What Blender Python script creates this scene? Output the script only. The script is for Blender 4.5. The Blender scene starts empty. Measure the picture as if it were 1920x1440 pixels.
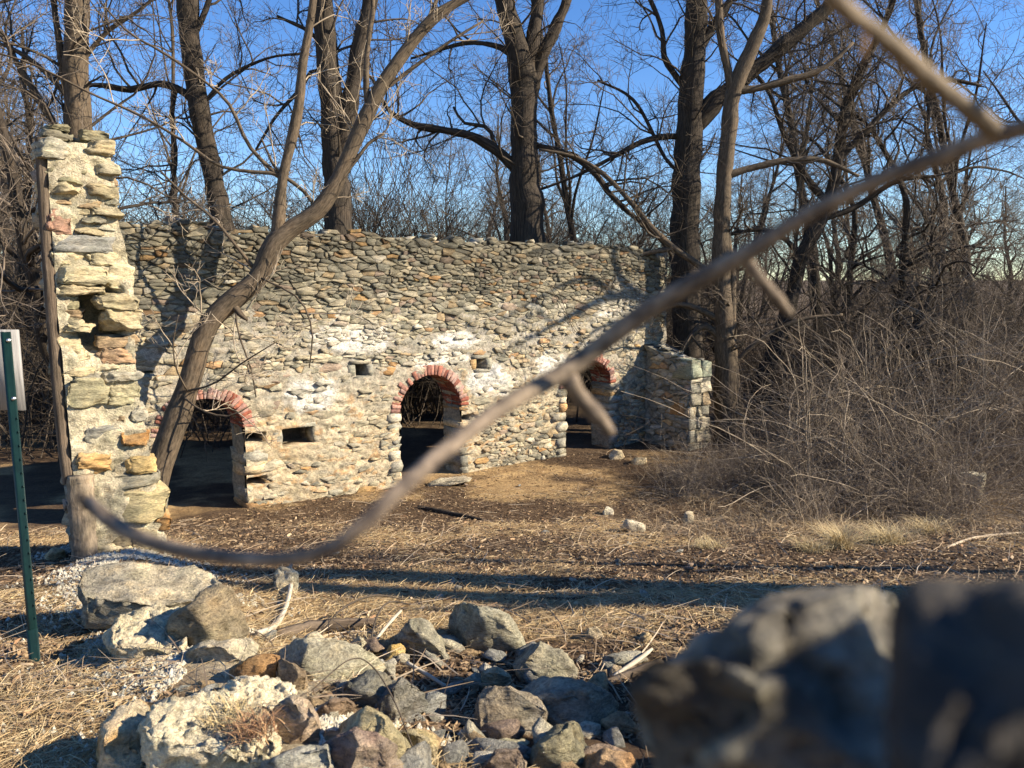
import bpy, bmesh, math, random
import numpy as np
from mathutils import Vector

# ------------------------------------------------------------------ camera, light, exposure
S = bpy.context.scene
COL = S.collection
PITCH = math.radians(7.0); FPX = 1450.0; CZ = 3.45
cam_d = bpy.data.cameras.new('camera'); cam = bpy.data.objects.new('camera', cam_d); COL.objects.link(cam)
cam.location = (0, 0, CZ); cam.rotation_euler = (math.radians(90) - PITCH, 0, 0)
cam_d.sensor_width = 36; cam_d.lens = FPX / 1920 * 36
cam_d.clip_start = 0.02; cam_d.clip_end = 2000
cam_d.dof.use_dof = True; cam_d.dof.focus_distance = 8.0; cam_d.dof.aperture_fstop = 4.8
S.camera = cam

SUN_EL = math.radians(29.0); SUN_AZ = math.radians(8.0)      # azimuth: from +X towards -Y
w = bpy.data.worlds.new('World'); S.world = w; w.use_nodes = True
nt = w.node_tree; nt.nodes.clear()
sky = nt.nodes.new('ShaderNodeTexSky'); sky.sky_type = 'NISHITA'; sky.sun_disc = False
sky.sun_elevation = SUN_EL; sky.sun_rotation = math.radians(90) + SUN_AZ
sky.air_density = 1.0; sky.dust_density = 0.0; sky.ozone_density = 3.0; sky.altitude = 300
bg = nt.nodes.new('ShaderNodeBackground'); bg.inputs['Strength'].default_value = 0.094
out = nt.nodes.new('ShaderNodeOutputWorld')
hsv = nt.nodes.new('ShaderNodeHueSaturation'); hsv.inputs['Saturation'].default_value = 1.25; hsv.inputs['Hue'].default_value = 0.511; nt.links.new(sky.outputs[0], hsv.inputs['Color']); nt.links.new(hsv.outputs[0], bg.inputs[0]); nt.links.new(bg.outputs[0], out.inputs[0])
sun_d = bpy.data.lights.new('sun', 'SUN'); sun_d.energy = 5.0; sun_d.angle = math.radians(0.5); sun_d.color = (1.0, 0.88, 0.70)
sun = bpy.data.objects.new('sun', sun_d); COL.objects.link(sun)
TOSUN = Vector((math.cos(SUN_AZ) * math.cos(SUN_EL), -math.sin(SUN_AZ) * math.cos(SUN_EL), math.sin(SUN_EL)))
sun.rotation_euler = (-TOSUN).to_track_quat('-Z', 'Y').to_euler(); sun.location = (30, -4, 20)
S.view_settings.view_transform = 'Standard'; S.view_settings.look = 'None'
S.view_settings.gamma = 1; S.view_settings.exposure = 1.15; S.view_settings.use_curve_mapping = False
S.render.engine = 'CYCLES'
S.cycles.max_bounces = 4; S.cycles.diffuse_bounces = 1; S.cycles.glossy_bounces = 1
S.cycles.use_denoising = True

rng = np.random.default_rng(11)
random.seed(11)

# ------------------------------------------------------------------ picture <-> place
A0 = np.array([-1.466, 13.8]); TH = math.radians(51.4)
WD = np.array([math.sin(TH), math.cos(TH), 0.0]); WN = np.array([math.cos(TH), -math.sin(TH), 0.0]); UP = np.array([0, 0, 1.0])
A3 = np.array([A0[0], A0[1], 0.0])
def ray(u, v):
    a = (u - 960) / FPX; b = (720 - v) / FPX
    return np.array([a, math.cos(PITCH) + b * math.sin(PITCH), -math.sin(PITCH) + b * math.cos(PITCH)])
CAMP = np.array([0, 0, CZ])
def at(u, v, Y):
    r = ray(u, v); return CAMP + r * (Y / r[1])
def plane_px(u, v, D=0.0):
    r = ray(u, v); t = (A0 @ WN[:2] + D) / (r[:2] @ WN[:2]); P = r * t + CAMP
    return (P[:2] - A0) @ WD[:2], P[2]
def W(s, z, n=0.0):
    s = np.asarray(s, float); z = np.asarray(z, float); n = np.asarray(n, float)
    return A3 + s[..., None] * WD + n[..., None] * WN + z[..., None] * UP

# ------------------------------------------------------------------ noise
def _hash(ix, iy, iz, seed):
    h = (ix.astype(np.int64) * 374761393 + iy.astype(np.int64) * 668265263 + iz.astype(np.int64) * 2147483647 + seed * 1274126177) & 0xffffffff
    h = ((h ^ (h >> 13)) * 1274126177) & 0xffffffff
    h = ((h ^ (h >> 16)) * 2246822519) & 0xffffffff
    return ((h ^ (h >> 15)) & 0xffffff) / float(0xffffff)
def vnoise(P, seed=0):
    P = np.asarray(P, float); i = np.floor(P); f = P - i; f = f * f * (3 - 2 * f)
    ix, iy, iz = i[..., 0], i[..., 1], i[..., 2]
    r = 0
    for dx in (0, 1):
        for dy in (0, 1):
            for dz in (0, 1):
                wgt = (f[..., 0] if dx else 1 - f[..., 0]) * (f[..., 1] if dy else 1 - f[..., 1]) * (f[..., 2] if dz else 1 - f[..., 2])
                r = r + wgt * _hash(ix + dx, iy + dy, iz + dz, seed)
    return r * 2 - 1
def fbm(P, octv=4, seed=0, gain=0.5):
    P = np.asarray(P, float); a = 1.0; t = 0; n = 0
    for o in range(octv):
        t = t + a * vnoise(P * (2.03 ** o) + 17.3 * o, seed + o); n += a; a *= gain
    return t / n
def sstep(a, b, x):
    t = np.clip((x - a) / (b - a), 0, 1); return t * t * (3 - 2 * t)

# ------------------------------------------------------------------ ground height
GY = [-5, 0, 2.5, 4, 6, 8.8, 11, 13, 20, 60, 120, 400]; GZ = [1.75, 1.72, 1.6, 1.4, 1.05, .55, .1, 0, 0, .5, 2.5, 8]
R0 = np.array([-4.25, 7.8]); R1 = np.array([-0.75, 2.7])
def gz(x, y, rough=True):
    x = np.asarray(x, float); y = np.asarray(y, float)
    z = np.interp(y, GY, GZ)
    d = R1 - R0; L = np.hypot(*d); d = d / L
    t = np.clip((x - R0[0]) * d[0] + (y - R0[1]) * d[1], 0, L)
    dist = np.hypot(x - R0[0] - t * d[0], y - R0[1] - t * d[1])
    z = z + 0.14 * np.exp(-(dist / 0.45) ** 2)
    z = z - 0.10 * np.exp(-((x - .1) / .7) ** 2 - ((y - 3.7) / .6) ** 2)
    if rough:
        P = np.stack([x, y, 0 * x], -1)
        z = z + 0.035 * fbm(P * 0.9, 3, 5) + 0.014 * fbm(P * 6, 2, 9)
    return z
def hit(u, v):
    r = ray(u, v); t = np.arange(.8, 80, .01); P = CAMP + r * t[:, None]
    k = np.argmax(P[:, 2] < gz(P[:, 0], P[:, 1], False)); return P[k]

# ------------------------------------------------------------------ materials
def mat(name, rough=0.9):
    m = bpy.data.materials.new(name); m.use_nodes = True; t = m.node_tree
    b = t.nodes['Principled BSDF']; b.inputs['Roughness'].default_value = rough
    if 'Specular IOR Level' in b.inputs: b.inputs['Specular IOR Level'].default_value = 0.25
    return m, t, b
def N(t, kind, **kw):
    n = t.nodes.new(kind)
    for k, v in kw.items():
        if k in n.inputs: n.inputs[k].default_value = v
        else: setattr(n, k, v)
    return n
def coords(t, scale, src='Object', attr=None):
    mp = N(t, 'ShaderNodeMapping'); mp.inputs['Scale'].default_value = scale
    if attr: c = N(t, 'ShaderNodeAttribute', attribute_name=attr); t.links.new(c.outputs['Vector'], mp.inputs[0])
    else: c = N(t, 'ShaderNodeTexCoord'); t.links.new(c.outputs[src], mp.inputs[0])
    return mp.outputs[0]
def noise_tex(t, vec, scale, detail=6, rough=.6):
    n = N(t, 'ShaderNodeTexNoise', Scale=scale, Detail=detail, Roughness=rough); t.links.new(vec, n.inputs['Vector']); return n.outputs[0]
def ramp(t, fac, stops):
    r = N(t, 'ShaderNodeValToRGB'); e = r.color_ramp.elements
    while len(e) < len(stops): e.new(0.5)
    for el, (p, c) in zip(e, stops): el.position = p; el.color = (*c, 1) if len(c) == 3 else c
    t.links.new(fac, r.inputs[0]); return r.outputs[0]
def mul(t, a, b, f=1.0, mode='MULTIPLY'):
    m = N(t, 'ShaderNodeMix', data_type='RGBA', blend_type=mode); m.inputs['Factor'].default_value = f
    t.links.new(a, m.inputs['A']); t.links.new(b, m.inputs['B']); return m.outputs['Result']
def bump(t, b, h, strength, dist):
    n = N(t, 'ShaderNodeBump', Strength=strength, Distance=dist); t.links.new(h, n.inputs['Height']); t.links.new(n.outputs[0], b.inputs['Normal']); return n

def stone_material(name, aniso=(1, 1, 3.5), bs=0.9, bd=0.02, scale=9.0, world=True):
    m, t, b = mat(name, .88)
    a = N(t, 'ShaderNodeAttribute', attribute_name='tint')
    geo = N(t, 'ShaderNodeNewGeometry'); mp = N(t, 'ShaderNodeMapping'); mp.inputs['Scale'].default_value = aniso
    t.links.new(geo.outputs['Position'], mp.inputs[0]); v = mp.outputs[0]
    n1 = noise_tex(t, v, scale, 8, .68); n2 = noise_tex(t, v, scale * 5, 6, .7)
    mp2 = N(t, 'ShaderNodeMapping'); t.links.new(geo.outputs['Position'], mp2.inputs[0])
    n3 = noise_tex(t, mp2.outputs[0], scale * .6, 5, .6)
    c = mul(t, a.outputs['Color'], ramp(t, n1, [(.30, (.42, .40, .37)), (.5, (.95, .95, .95)), (.70, (1.45, 1.4, 1.28))]))
    c = mul(t, c, ramp(t, n2, [(.34, (.5, .49, .48)), (.52, (1, 1, 1)), (.68, (1.4, 1.38, 1.32))]), .8)
    c = mul(t, c, ramp(t, n3, [(.35, (.75, .78, .74)), (.55, (1, 1, 1)), (.7, (1.15, 1.05, .9))]), .8)
    t.links.new(c, b.inputs['Base Color'])
    h = N(t, 'ShaderNodeMath', operation='ADD'); t.links.new(n1, h.inputs[0])
    k = N(t, 'ShaderNodeMath', operation='MULTIPLY'); k.inputs[1].default_value = .45; t.links.new(n2, k.inputs[0]); t.links.new(k.outputs[0], h.inputs[1])
    bump(t, b, h.outputs[0], bs, bd)
    return m
M_STONE = stone_material('schist_stone')
M_ROCK = stone_material('fieldstone', (1, 1, 1.9), 1.0, .07, 10.0)
M_MORTAR = stone_material('lime_mortar', (1, 1, 1.3), 1.0, .035, 14.0)
M_BRICK = stone_material('old_brick', (1, 1, 1), .5, .008, 18.0)

def bark_material(name, dark, light, vscale=0.18, bd=.02, sc=26):
    m, t, b = mat(name, .9)
    v = coords(t, (1, 1, vscale), attr='tuv')
    n1 = noise_tex(t, v, sc, 5, .65)
    n2 = noise_tex(t, coords(t, (1, 1, 1), attr='tuv'), 3.2, 4, .6)
    n3 = noise_tex(t, coords(t, (1, 1, .5), attr='tuv'), sc * 3, 3, .6)
    mid = tuple((a + c) / 2 for a, c in zip(dark, light))
    c = ramp(t, n1, [(.32, dark), (.5, mid), (.68, light)])
    c = mul(t, c, ramp(t, n2, [(.3, (.7, .72, .68)), (.55, (1, 1, 1)), (.72, (1.3, 1.22, 1.1))]), .9)
    c = mul(t, c, ramp(t, n3, [(.3, (.75, .75, .75)), (.7, (1.2, 1.2, 1.2))]), .7)
    t.links.new(c, b.inputs['Base Color']); bump(t, b, n1, 1.0, bd)
    return m
M_BARK = bark_material('furrowed_bark', (.016, .012, .009), (.085, .066, .048))
M_BARK2 = bark_material('young_bark', (.045, .033, .022), (.16, .12, .08), .35, .008)
M_PALE = bark_material('pale_bark', (.13, .10, .07), (.36, .28, .19), .25, .01)
M_TWIG = bark_material('twig_bark', (.035, .027, .02), (.125, .097, .07), .3, .002)
M_TWIG2 = bark_material('pale_cane_bark', (.22, .165, .115), (.56, .46, .33), .3, .002)
M_BRUSH = bark_material('bramble_twig', (.08, .062, .048), (.25, .197, .147), .3, .002)
M_TIMBER = bark_material('weathered_timber', (.05, .035, .024), (.20, .15, .105), .06, .02, 40)
M_DEAD = bark_material('bleached_wood', (.35, .29, .21), (.62, .55, .43), .1, .004)
M_CANE = bark_material('purple_brown_cane', (.055, .042, .036), (.32, .245, .175), .3, .0008, 160)
M_BUD = bark_material('tan_bud', (.30, .16, .07), (.45, .27, .13), .3, .0004, 120)

def tint_material(name, rough=.85, trans=0.0):
    m, t, b = mat(name, rough); a = N(t, 'ShaderNodeAttribute', attribute_name='tint')
    t.links.new(a.outputs['Color'], b.inputs['Base Color'])
    return m
M_STRAW = tint_material('dry_straw'); M_LEAF = tint_material('dead_leaves')
M_CRUMB = stone_material('mortar_crumb', (1, 1, 1), .5, .006, 30.0)

m, t, b = mat('leaf_litter_soil', .95); M_GROUND = m
a = N(t, 'ShaderNodeAttribute', attribute_name='tint'); v = coords(t, (1, 1, 1), 'Object')
n1 = noise_tex(t, v, 22, 8, .75); n2 = noise_tex(t, v, 90, 5, .7); n3 = noise_tex(t, v, 3.0, 5, .6)
c = mul(t, a.outputs['Color'], ramp(t, n1, [(.3, (.42, .38, .36)), (.5, (.95, .92, .9)), (.72, (1.55, 1.5, 1.35))]))
c = mul(t, c, ramp(t, n2, [(.3, (.55, .53, .5)), (.7, (1.4, 1.38, 1.3))]), .8)
c = mul(t, c, ramp(t, n3, [(.35, (.75, .7, .66)), (.65, (1.2, 1.2, 1.15))]))
t.links.new(c, b.inputs['Base Color']); bump(t, b, n1, 1.0, .03)

m, t, b = mat('green_enamel_steel', .42); M_GREEN = m
n1 = noise_tex(t, coords(t, (1, 1, .4)), 30, 4)
t.links.new(ramp(t, n1, [(.35, (.004, .016, .015)), (.7, (.006, .027, .024))]), b.inputs['Base Color'])
m, t, b = mat('grey_sign_board', .6); M_BOARD = m
n1 = noise_tex(t, coords(t, (14, 14, 1.2)), 6, 6, .65)
t.links.new(ramp(t, n1, [(.3, (.20, .19, .18)), (.5, (.30, .285, .265)), (.7, (.39, .37, .34))]), b.inputs['Base Color']); bump(t, b, n1, .3, .004)
m, t, b = mat('bolt_steel', .35); M_BOLT = m; b.inputs['Base Color'].default_value = (.6, .6, .6, 1); b.inputs['Metallic'].default_value = 1

# ------------------------------------------------------------------ mesh helpers
def mesh_np(name, V, F, mt, tint=None, tuv=None, smooth=False):
    """V (n,3); F list of (m,k) index arrays"""
    V = np.asarray(V, np.float32); me = bpy.data.meshes.new(name)
    if not isinstance(F, list): F = [F]
    F = [np.asarray(f, np.int32) for f in F if len(f)]
    loops = np.concatenate([f.ravel() for f in F]); tot = np.concatenate([np.full(len(f), f.shape[1], np.int32) for f in F])
    start = np.concatenate([[0], np.cumsum(tot)[:-1]]).astype(np.int32)
    me.vertices.add(len(V)); me.vertices.foreach_set('co', V.ravel())
    me.loops.add(len(loops)); me.loops.foreach_set('vertex_index', loops)
    me.polygons.add(len(tot)); me.polygons.foreach_set('loop_start', start); me.polygons.foreach_set('loop_total', tot)
    if smooth: me.polygons.foreach_set('use_smooth', np.ones(len(tot), bool))
    me.update(calc_edges=True)
    if tint is not None:
        tn = np.asarray(tint, np.float32)
        if tn.ndim == 1: tn = np.tile(tn, (len(V), 1))
        at_ = me.attributes.new('tint', 'FLOAT_COLOR', 'POINT')
        at_.data.foreach_set('color', np.concatenate([tn[:, :3], np.ones((len(V), 1), np.float32)], 1).ravel())
    if tuv is not None:
        at_ = me.attributes.new('tuv', 'FLOAT_VECTOR', 'POINT'); at_.data.foreach_set('vector', np.asarray(tuv, np.float32).ravel())
    me.materials.append(mt)
    return me
def link(name, me, parent=None, loc=None):
    o = bpy.data.objects.new(name, me); COL.objects.link(o)
    if parent: o.parent = parent
    if loc is not None: o.location = loc
    return o
def tag(o, label, cat, group=None, kind=None):
    o['label'] = label
    if cat: o['category'] = cat
    if group: o['group'] = group
    if kind: o['kind'] = kind
    return o
def thing(name, label, cat, loc=(0, 0, 0), group=None):
    o = bpy.data.objects.new(name, None); COL.objects.link(o); o.location = loc; o.empty_display_size = .2
    return tag(o, label, cat, group, 'thing')
def copy_tree(o, parent=None):
    c = o.copy(); COL.objects.link(c); c.parent = parent
    for ch in list(o.children): copy_tree(ch, c)
    return c

def tubes(P, R, sides, off=0.0, cap=False):
    """P (n,k,3) R (n,k) -> V,F,tuv"""
    P = np.asarray(P, float); R = np.asarray(R, float); n, k, _ = P.shape
    T = np.gradient(P, axis=1); T /= np.linalg.norm(T, axis=2, keepdims=True) + 1e-9
    mean = P[:, -1] - P[:, 0]; mean /= np.linalg.norm(mean, axis=1, keepdims=True) + 1e-9
    ref = np.where((np.abs(mean[:, 2:3]) > .75), np.array([[1., .2, 0]]), np.array([[0., 0, 1]]))
    ref = np.broadcast_to(ref[:, None, :], P.shape)
    B1 = np.cross(T, ref); B1 /= np.linalg.norm(B1, axis=2, keepdims=True) + 1e-9
    B2 = np.cross(T, B1)
    an = np.arange(sides) / sides * 2 * np.pi
    ca, sa = np.cos(an), np.sin(an)
    V = P[:, :, None, :] + R[:, :, None, None] * (B1[:, :, None, :] * ca[:, None] + B2[:, :, None, :] * sa[:, None])
    Lc = np.concatenate([np.zeros((n, 1)), np.cumsum(np.linalg.norm(np.diff(P, axis=1), axis=2), 1)], 1)
    tv = np.zeros(V.shape); rr = R[:, :1, None]
    tv[..., 0] = ca * rr + np.arange(n)[:, None, None] * .37; tv[..., 1] = sa * rr; tv[..., 2] = Lc[:, :, None] + off
    idx = np.arange(n * k * sides).reshape(n, k, sides)
    a = idx[:, :-1, :]; b_ = np.roll(a, -1, 2); d = idx[:, 1:, :]; c_ = np.roll(d, -1, 2)
    F = np.stack([a, b_, c_, d], -1).reshape(-1, 4)
    return V.reshape(-1, 3), F, tv.reshape(-1, 3)
class MB:
    def __init__(s): s.V = []; s.F = {}; s.T = []; s.C = []; s.n = 0
    def add(s, V, F, tuv=None, tint=None):
        V = np.asarray(V, float)
        for f in (F if isinstance(F, list) else [F]):
            f = np.asarray(f)
            if len(f): s.F.setdefault(f.shape[1], []).append(f + s.n)
        s.V.append(V); s.n += len(V)
        if tuv is not None: s.T.append(tuv)
        if tint is not None:
            tn = np.asarray(tint, float); s.C.append(np.tile(tn, (len(V), 1)) if tn.ndim == 1 else tn)
    def mesh(s, name, mt, smooth=False, origin=None):
        V = np.concatenate(s.V)
        if origin is not None: V = V - np.asarray(origin)
        return mesh_np(name, V, [np.concatenate(f) for f in s.F.values()], mt,
                       np.concatenate(s.C) if s.C else None, np.concatenate(s.T) if s.T else None, smooth)
def spline(pts, k):
    """Catmull-Rom through pts (m,d) -> (k,d)"""
    p = np.asarray(pts, float); m = len(p)
    if m == 2: return p[0] + (p[1] - p[0]) * np.linspace(0, 1, k)[:, None]
    q = np.concatenate([[2 * p[0] - p[1]], p, [2 * p[-1] - p[-2]]])
    d = np.concatenate([[0], np.cumsum(np.linalg.norm(np.diff(p[:, :3], axis=0), axis=1))]); x = np.linspace(0, d[-1], k)
    i = np.clip(np.searchsorted(d, x, 'right') - 1, 0, m - 2); t = ((x - d[i]) / (d[i + 1] - d[i] + 1e-9))[:, None]
    a, b_, c_, e = q[i], q[i + 1], q[i + 2], q[i + 3]
    return .5 * (2 * b_ + (c_ - a) * t + (2 * a - 5 * b_ + 4 * c_ - e) * t ** 2 + (3 * b_ - a - 3 * c_ + e) * t ** 3)

# ------------------------------------------------------------------ branch growth (vectorised)
def unit(v): return v / (np.linalg.norm(v, axis=-1, keepdims=True) + 1e-9)
def grow(st, di, ln, r0, r1, k, wander, up, g):
    n = len(st); P = np.zeros((n, k, 3)); P[:, 0] = st; d = unit(di); step = (ln / (k - 1))[:, None]
    curl = g.normal(0, 1, (n, 3)) * wander * .5
    for i in range(1, k):
        d = unit(d + g.normal(0, wander, (n, 3)) + curl + np.array([0, 0, up])); P[:, i] = P[:, i - 1] + d * step
    R = r0[:, None] + (r1 - r0)[:, None] * np.linspace(0, 1, k)
    return P, R
def spawn(P, R, per, t0, t1, ang, lf, g, taper=.6, updir=0.25, rmax=None):
    n, k, _ = P.shape; cnt = per if np.ndim(per) else np.full(n, per); idx = np.repeat(np.arange(n), cnt)
    m = len(idx); t = g.uniform(t0, t1, m) * (k - 1); i = np.minimum(t.astype(int), k - 2); f = (t - i)[:, None]
    pos = P[idx, i] * (1 - f) + P[idx, i + 1] * f; rad = R[idx, i] * (1 - f[:, 0]) + R[idx, i + 1] * f[:, 0]
    tn = unit(P[idx, i + 1] - P[idx, i]); rv = g.normal(0, 1, (m, 3)); pr = unit(rv - (rv * tn).sum(1, keepdims=True) * tn)
    a = g.normal(ang, .2, m)[:, None]; d = unit(tn * np.cos(a) + pr * np.sin(a) + np.array([0, 0, updir]))
    L = np.linalg.norm(np.diff(P, axis=1), axis=2).sum(1)[idx]
    ln = lf(L, t / (k - 1), m); r = rad * taper
    if rmax is not None: r = np.minimum(r, rmax)
    return pos, d, ln, r

# ================================================================== SETTING: ground
def axis(lo, hi, st, far, gr=1.13):
    a = list(np.arange(lo, hi, st)); s_ = st
    while a[-1] < far: s_ *= gr; a.append(a[-1] + s_)
    s_ = st; b_ = [a[0]]
    while b_[-1] > -min(far, 300): s_ *= gr; b_.append(b_[-1] - s_)
    return np.array(b_[:0:-1] + a)
gx = axis(-7, 8, .055, 300); gy = axis(1.2, 14, .06, 400)
gy = gy[gy > -60]
GX, GYY = np.meshgrid(gx, gy); GZZ = gz(GX, GYY)
nx, ny = len(gx), len(gy); idx = np.arange(nx * ny).reshape(ny, nx)
PV = np.stack([GX, GYY, GZZ], -1).reshape(-1, 3)
P2 = PV * [1, 1, 0]
pitd = np.exp(-((PV[:, 0] + .05) / .95) ** 4 - ((PV[:, 1] - 3.75) / .95) ** 4)
straw = sstep(-.15, .35, -1.2 * pitd +  1.7 * fbm(P2 * .7, 4, 21) + .25 * fbm(P2 * 3, 2, 31) + .55 * (PV[:, 1] < 6) + .35 * sstep(2.5, 4.5, PV[:, 0]) * (PV[:, 1] < 12) - .1)
tn = np.array([.095, .063, .038]) * (1 - straw[:, None]) + np.array([.36, .255, .135]) * straw[:, None]
dR = (R1 - R0) / np.linalg.norm(R1 - R0); tR = np.clip((PV[:, :2] - R0) @ dR, 0, 6.0); dd = np.linalg.norm(PV[:, :2] - R0 - tR[:, None] * dR, axis=1)
lime = (sstep(.42, .12, dd + .16 * fbm(P2 * 3.2, 3, 88)))[:, None]; tn = tn * (1 - .8 * lime) + .8 * lime * np.array([.46, .42, .33])   # decayed lime mortar on the old footing
far_ = sstep(14, 22, PV[:, 1])[:, None]; tn = tn * (1 - far_) + np.array([.115, .083, .052]) * far_
o = link('ground', mesh_np('ground', PV, np.stack([idx[:-1, :-1], idx[:-1, 1:], idx[1:, 1:], idx[1:, :-1]], -1).reshape(-1, 4), M_GROUND, tn, smooth=True))
o['kind'] = 'structure'

# ================================================================== MAIN WALL
# all in wall coordinates: s along the wall, z up, n towards the camera
ARCH = [(-3.97, .575, 1.34, .50), (0.0, .645, 1.30, .62), (3.95, .65, 1.42, .54)]   # centre, half width, spring height, rise
S0, S1, ZT, TK = -5.45, 6.42, 4.34, .55
HOLES = [(-1.47, -1.26, 2.00, 2.20), (-2.78, -2.27, .97, 1.24), (1.02, 1.25, 1.95, 2.15), (-3.35, -3.05, 1.10, 1.24), (.68, .9, 1.02, 1.12), (-3.36, -3.06, .42, .54), (-4.9, -4.6, 2.27, 2.30)]
def in_arch(s, z, grow_=0.0):
    r = np.zeros(np.shape(s), bool)
    for c, h, sp, ri in ARCH:
        hh, rr = h + grow_, ri + grow_
        r |= (np.abs(s - c) < hh) & (z < sp)
        r |= (((s - c) / hh) ** 2 + ((z - sp) / rr) ** 2 < 1) & (z >= sp)
    return r
wall = thing('stone_wall', 'long roofless rubble stone wall with three brick arched doorways', 'ruined wall', W(0, 0, 0))
WO = W(0, 0, 0)
def wtop(s): return ZT + .07 * vnoise(np.stack([s * 1.3, 0 * s, 0 * s], -1), 3) + .05 * vnoise(np.stack([s * 5, 0 * s, 0 * s], -1), 4) - .10 * sstep(5.2, 6.4, s)
def parge(s, z):
    """0 dry laid .. 1 covered with mortar"""
    P = np.stack([s, z, 0 * s], -1)
    base = 1 - sstep(1.7, 3.4, z + .5 * fbm(P * .8, 3, 41))
    base = base * (1 - .75 * sstep(.6, 1.4, s) * (1 - sstep(.9, 1.4, z)))      # stones bare low between 2nd and 3rd arch
    base = base * (1 - .55 * sstep(4.6, 5.0, s) * (1 - sstep(1.6, 2.0, z)))
    band = np.exp(-((z - 2.22 + .02 * s) / .13) ** 2)
    return np.clip(base - .8 * band + .25 * fbm(P * 2.5, 3, 43), 0, 1)
def mortar_col(s, z):
    P = np.stack([s, z, 0 * s], -1)
    low = 1 - sstep(.8, 2.6, z); c = np.array([.53, .445, .31]) * low[:, None] + np.array([.40, .36, .295]) * (1 - low[:, None])
    c = c * (1 + .28 * fbm(P * 1.7, 4, 51)[:, None])
    sm = sstep(.05, .40, fbm(P * np.array([5, 13, 1]), 3, 53))[:, None]; c = c * (1 - .55 * sm) + .55 * sm * np.array([.30, .28, .225])
    og = sstep(.30, .45, fbm(P * np.array([7, 11, 1]), 2, 55))[:, None] * (1 - sstep(1.2, 2.6, z))[:, None]; c = c * (1 - .7 * og) + .7 * og * np.array([.50, .30, .14])
    orange = sstep(.15, .5, fbm(P * 1.1, 3, 57))[:, None] * low[:, None]; c = c * (1 - .35 * orange) + .35 * orange * np.array([.55, .40, .22])
    wht = white_f(s, z)[:, None]
    c = c * (1 - wht) + np.array([.66, .63, .57]) * wht
    for a, b_, y0, y1 in HOLES: c[(s > a) & (s < b_) & (z > y0) & (z < y1)] = (.10, .085, .065)     # soil colour plus painted-in shade inside the beam holes
    return c
def white_f(s, z):
    P = np.stack([s, z, 0 * s], -1); wht = 0
    for (cs, cz, rs, rz) in [(-1.5, 2.62, .75, .3), (.6, 2.5, .9, .16), (1.3, 1.72, .75, .3), (.2, 2.2, .9, .12), (2.9, 1.95, .45, .35), (4.3, 2.25, .5, .2), (4.9, 3.2, .8, .5), (-2.3, 1.75, .5, .25)]:
        wht = np.maximum(wht, np.exp(-((s - cs) / rs) ** 2 - ((z - cz) / rz) ** 2))
    return sstep(.32, .62, wht + .45 * fbm(P * 4, 4, 61))
def core_n(s, z):
    P = np.stack([s, z, 0 * s], -1); p = parge(s, z)
    n = (-.030 - .028 * sstep(2.9, 3.7, z)) * (1 - p) ** 1.5 + .010 * p
    n = n + .034 * fbm(P * np.array([4, 11, 1]), 4, 71) * (.35 + p) + .010 * fbm(P * np.array([14, 26, 1]), 2, 73)
    for a, b_, c_, d in HOLES: n = np.where((s > a) & (s < b_) & (z > c_) & (z < d), -.48, n)
    return n
# front sheet
DS = .025
ss = np.arange(S0, S1 + DS, DS); zz = np.arange(-.3, ZT + .001, DS)
SG, ZG = np.meshgrid(ss, zz); sf, zf = SG.ravel(), ZG.ravel()
nf = core_n(sf, zf); topz = wtop(sf) - .08
zf2 = np.where(zf > ZT - .15, np.minimum(zf, topz), zf)
inside = in_arch(sf, zf, .01).reshape(SG.shape)
gi = np.arange(sf.size).reshape(SG.shape)
q = np.stack([gi[:-1, :-1], gi[:-1, 1:], gi[1:, 1:], gi[1:, :-1]], -1)
bad = inside[:-1, :-1] | inside[:-1, 1:] | inside[1:, 1:] | inside[1:, :-1]
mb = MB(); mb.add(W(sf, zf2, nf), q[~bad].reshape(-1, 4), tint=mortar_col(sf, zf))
# back sheet, coarse
ss2 = np.arange(S0, S1 + .01, .1); zz2 = np.linspace(-.3, ZT - .05, 50); SG2, ZG2 = np.meshgrid(ss2, zz2); s2, z2 = SG2.ravel(), ZG2.ravel()
ins2 = in_arch(s2, z2, -.03).reshape(SG2.shape); g2 = np.arange(s2.size).reshape(SG2.shape)
q2 = np.stack([g2[:-1, :-1], g2[1:, :-1], g2[1:, 1:], g2[:-1, 1:]], -1); bad2 = ins2[:-1, :-1] | ins2[:-1, 1:] | ins2[1:, 1:] | ins2[1:, :-1]
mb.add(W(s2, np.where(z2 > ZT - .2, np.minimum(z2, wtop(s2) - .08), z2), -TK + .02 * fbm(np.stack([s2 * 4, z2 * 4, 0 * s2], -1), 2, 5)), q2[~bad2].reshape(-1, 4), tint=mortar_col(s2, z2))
# top and ends
def strip(a, b_, colr):
    k = len(a); V = np.concatenate([a, b_]); i = np.arange(k - 1)
    mb.add(V, np.stack([i, i + 1, i + 1 + k, i + k], -1), tint=colr)
tz = wtop(ss) - .085
strip(W(ss, tz, -.03 + 0 * ss), W(ss, tz, -TK + 0 * ss), [.22, .20, .16])
for se in (S0, S1): strip(W(se + 0 * zz, zz, -.02 + 0 * zz), W(se + 0 * zz, zz, -TK + 0 * zz), [.36, .33, .27])
for c, h, sp, ri in ARCH:                                          # reveals
    an = np.linspace(0, np.pi, 28); bz = np.linspace(-.3, sp, 10)
    bs_ = np.concatenate([np.full(10, c + h), c + h * np.cos(an), np.full(10, c - h)]); bzz = np.concatenate([bz, sp + ri * np.sin(an), bz[::-1]])
    prev = None
    for dn in (-.02, -.2, -.38, -TK):
        P = W(bs_ + .012 * rng.normal(size=bs_.size), bzz, dn + 0 * bs_)
        if prev is not None: strip(prev, P, [.34, .30, .23])
        prev = P
link('mortar_core', mb.mesh('mortar_core', M_MORTAR, origin=WO), wall)

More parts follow.
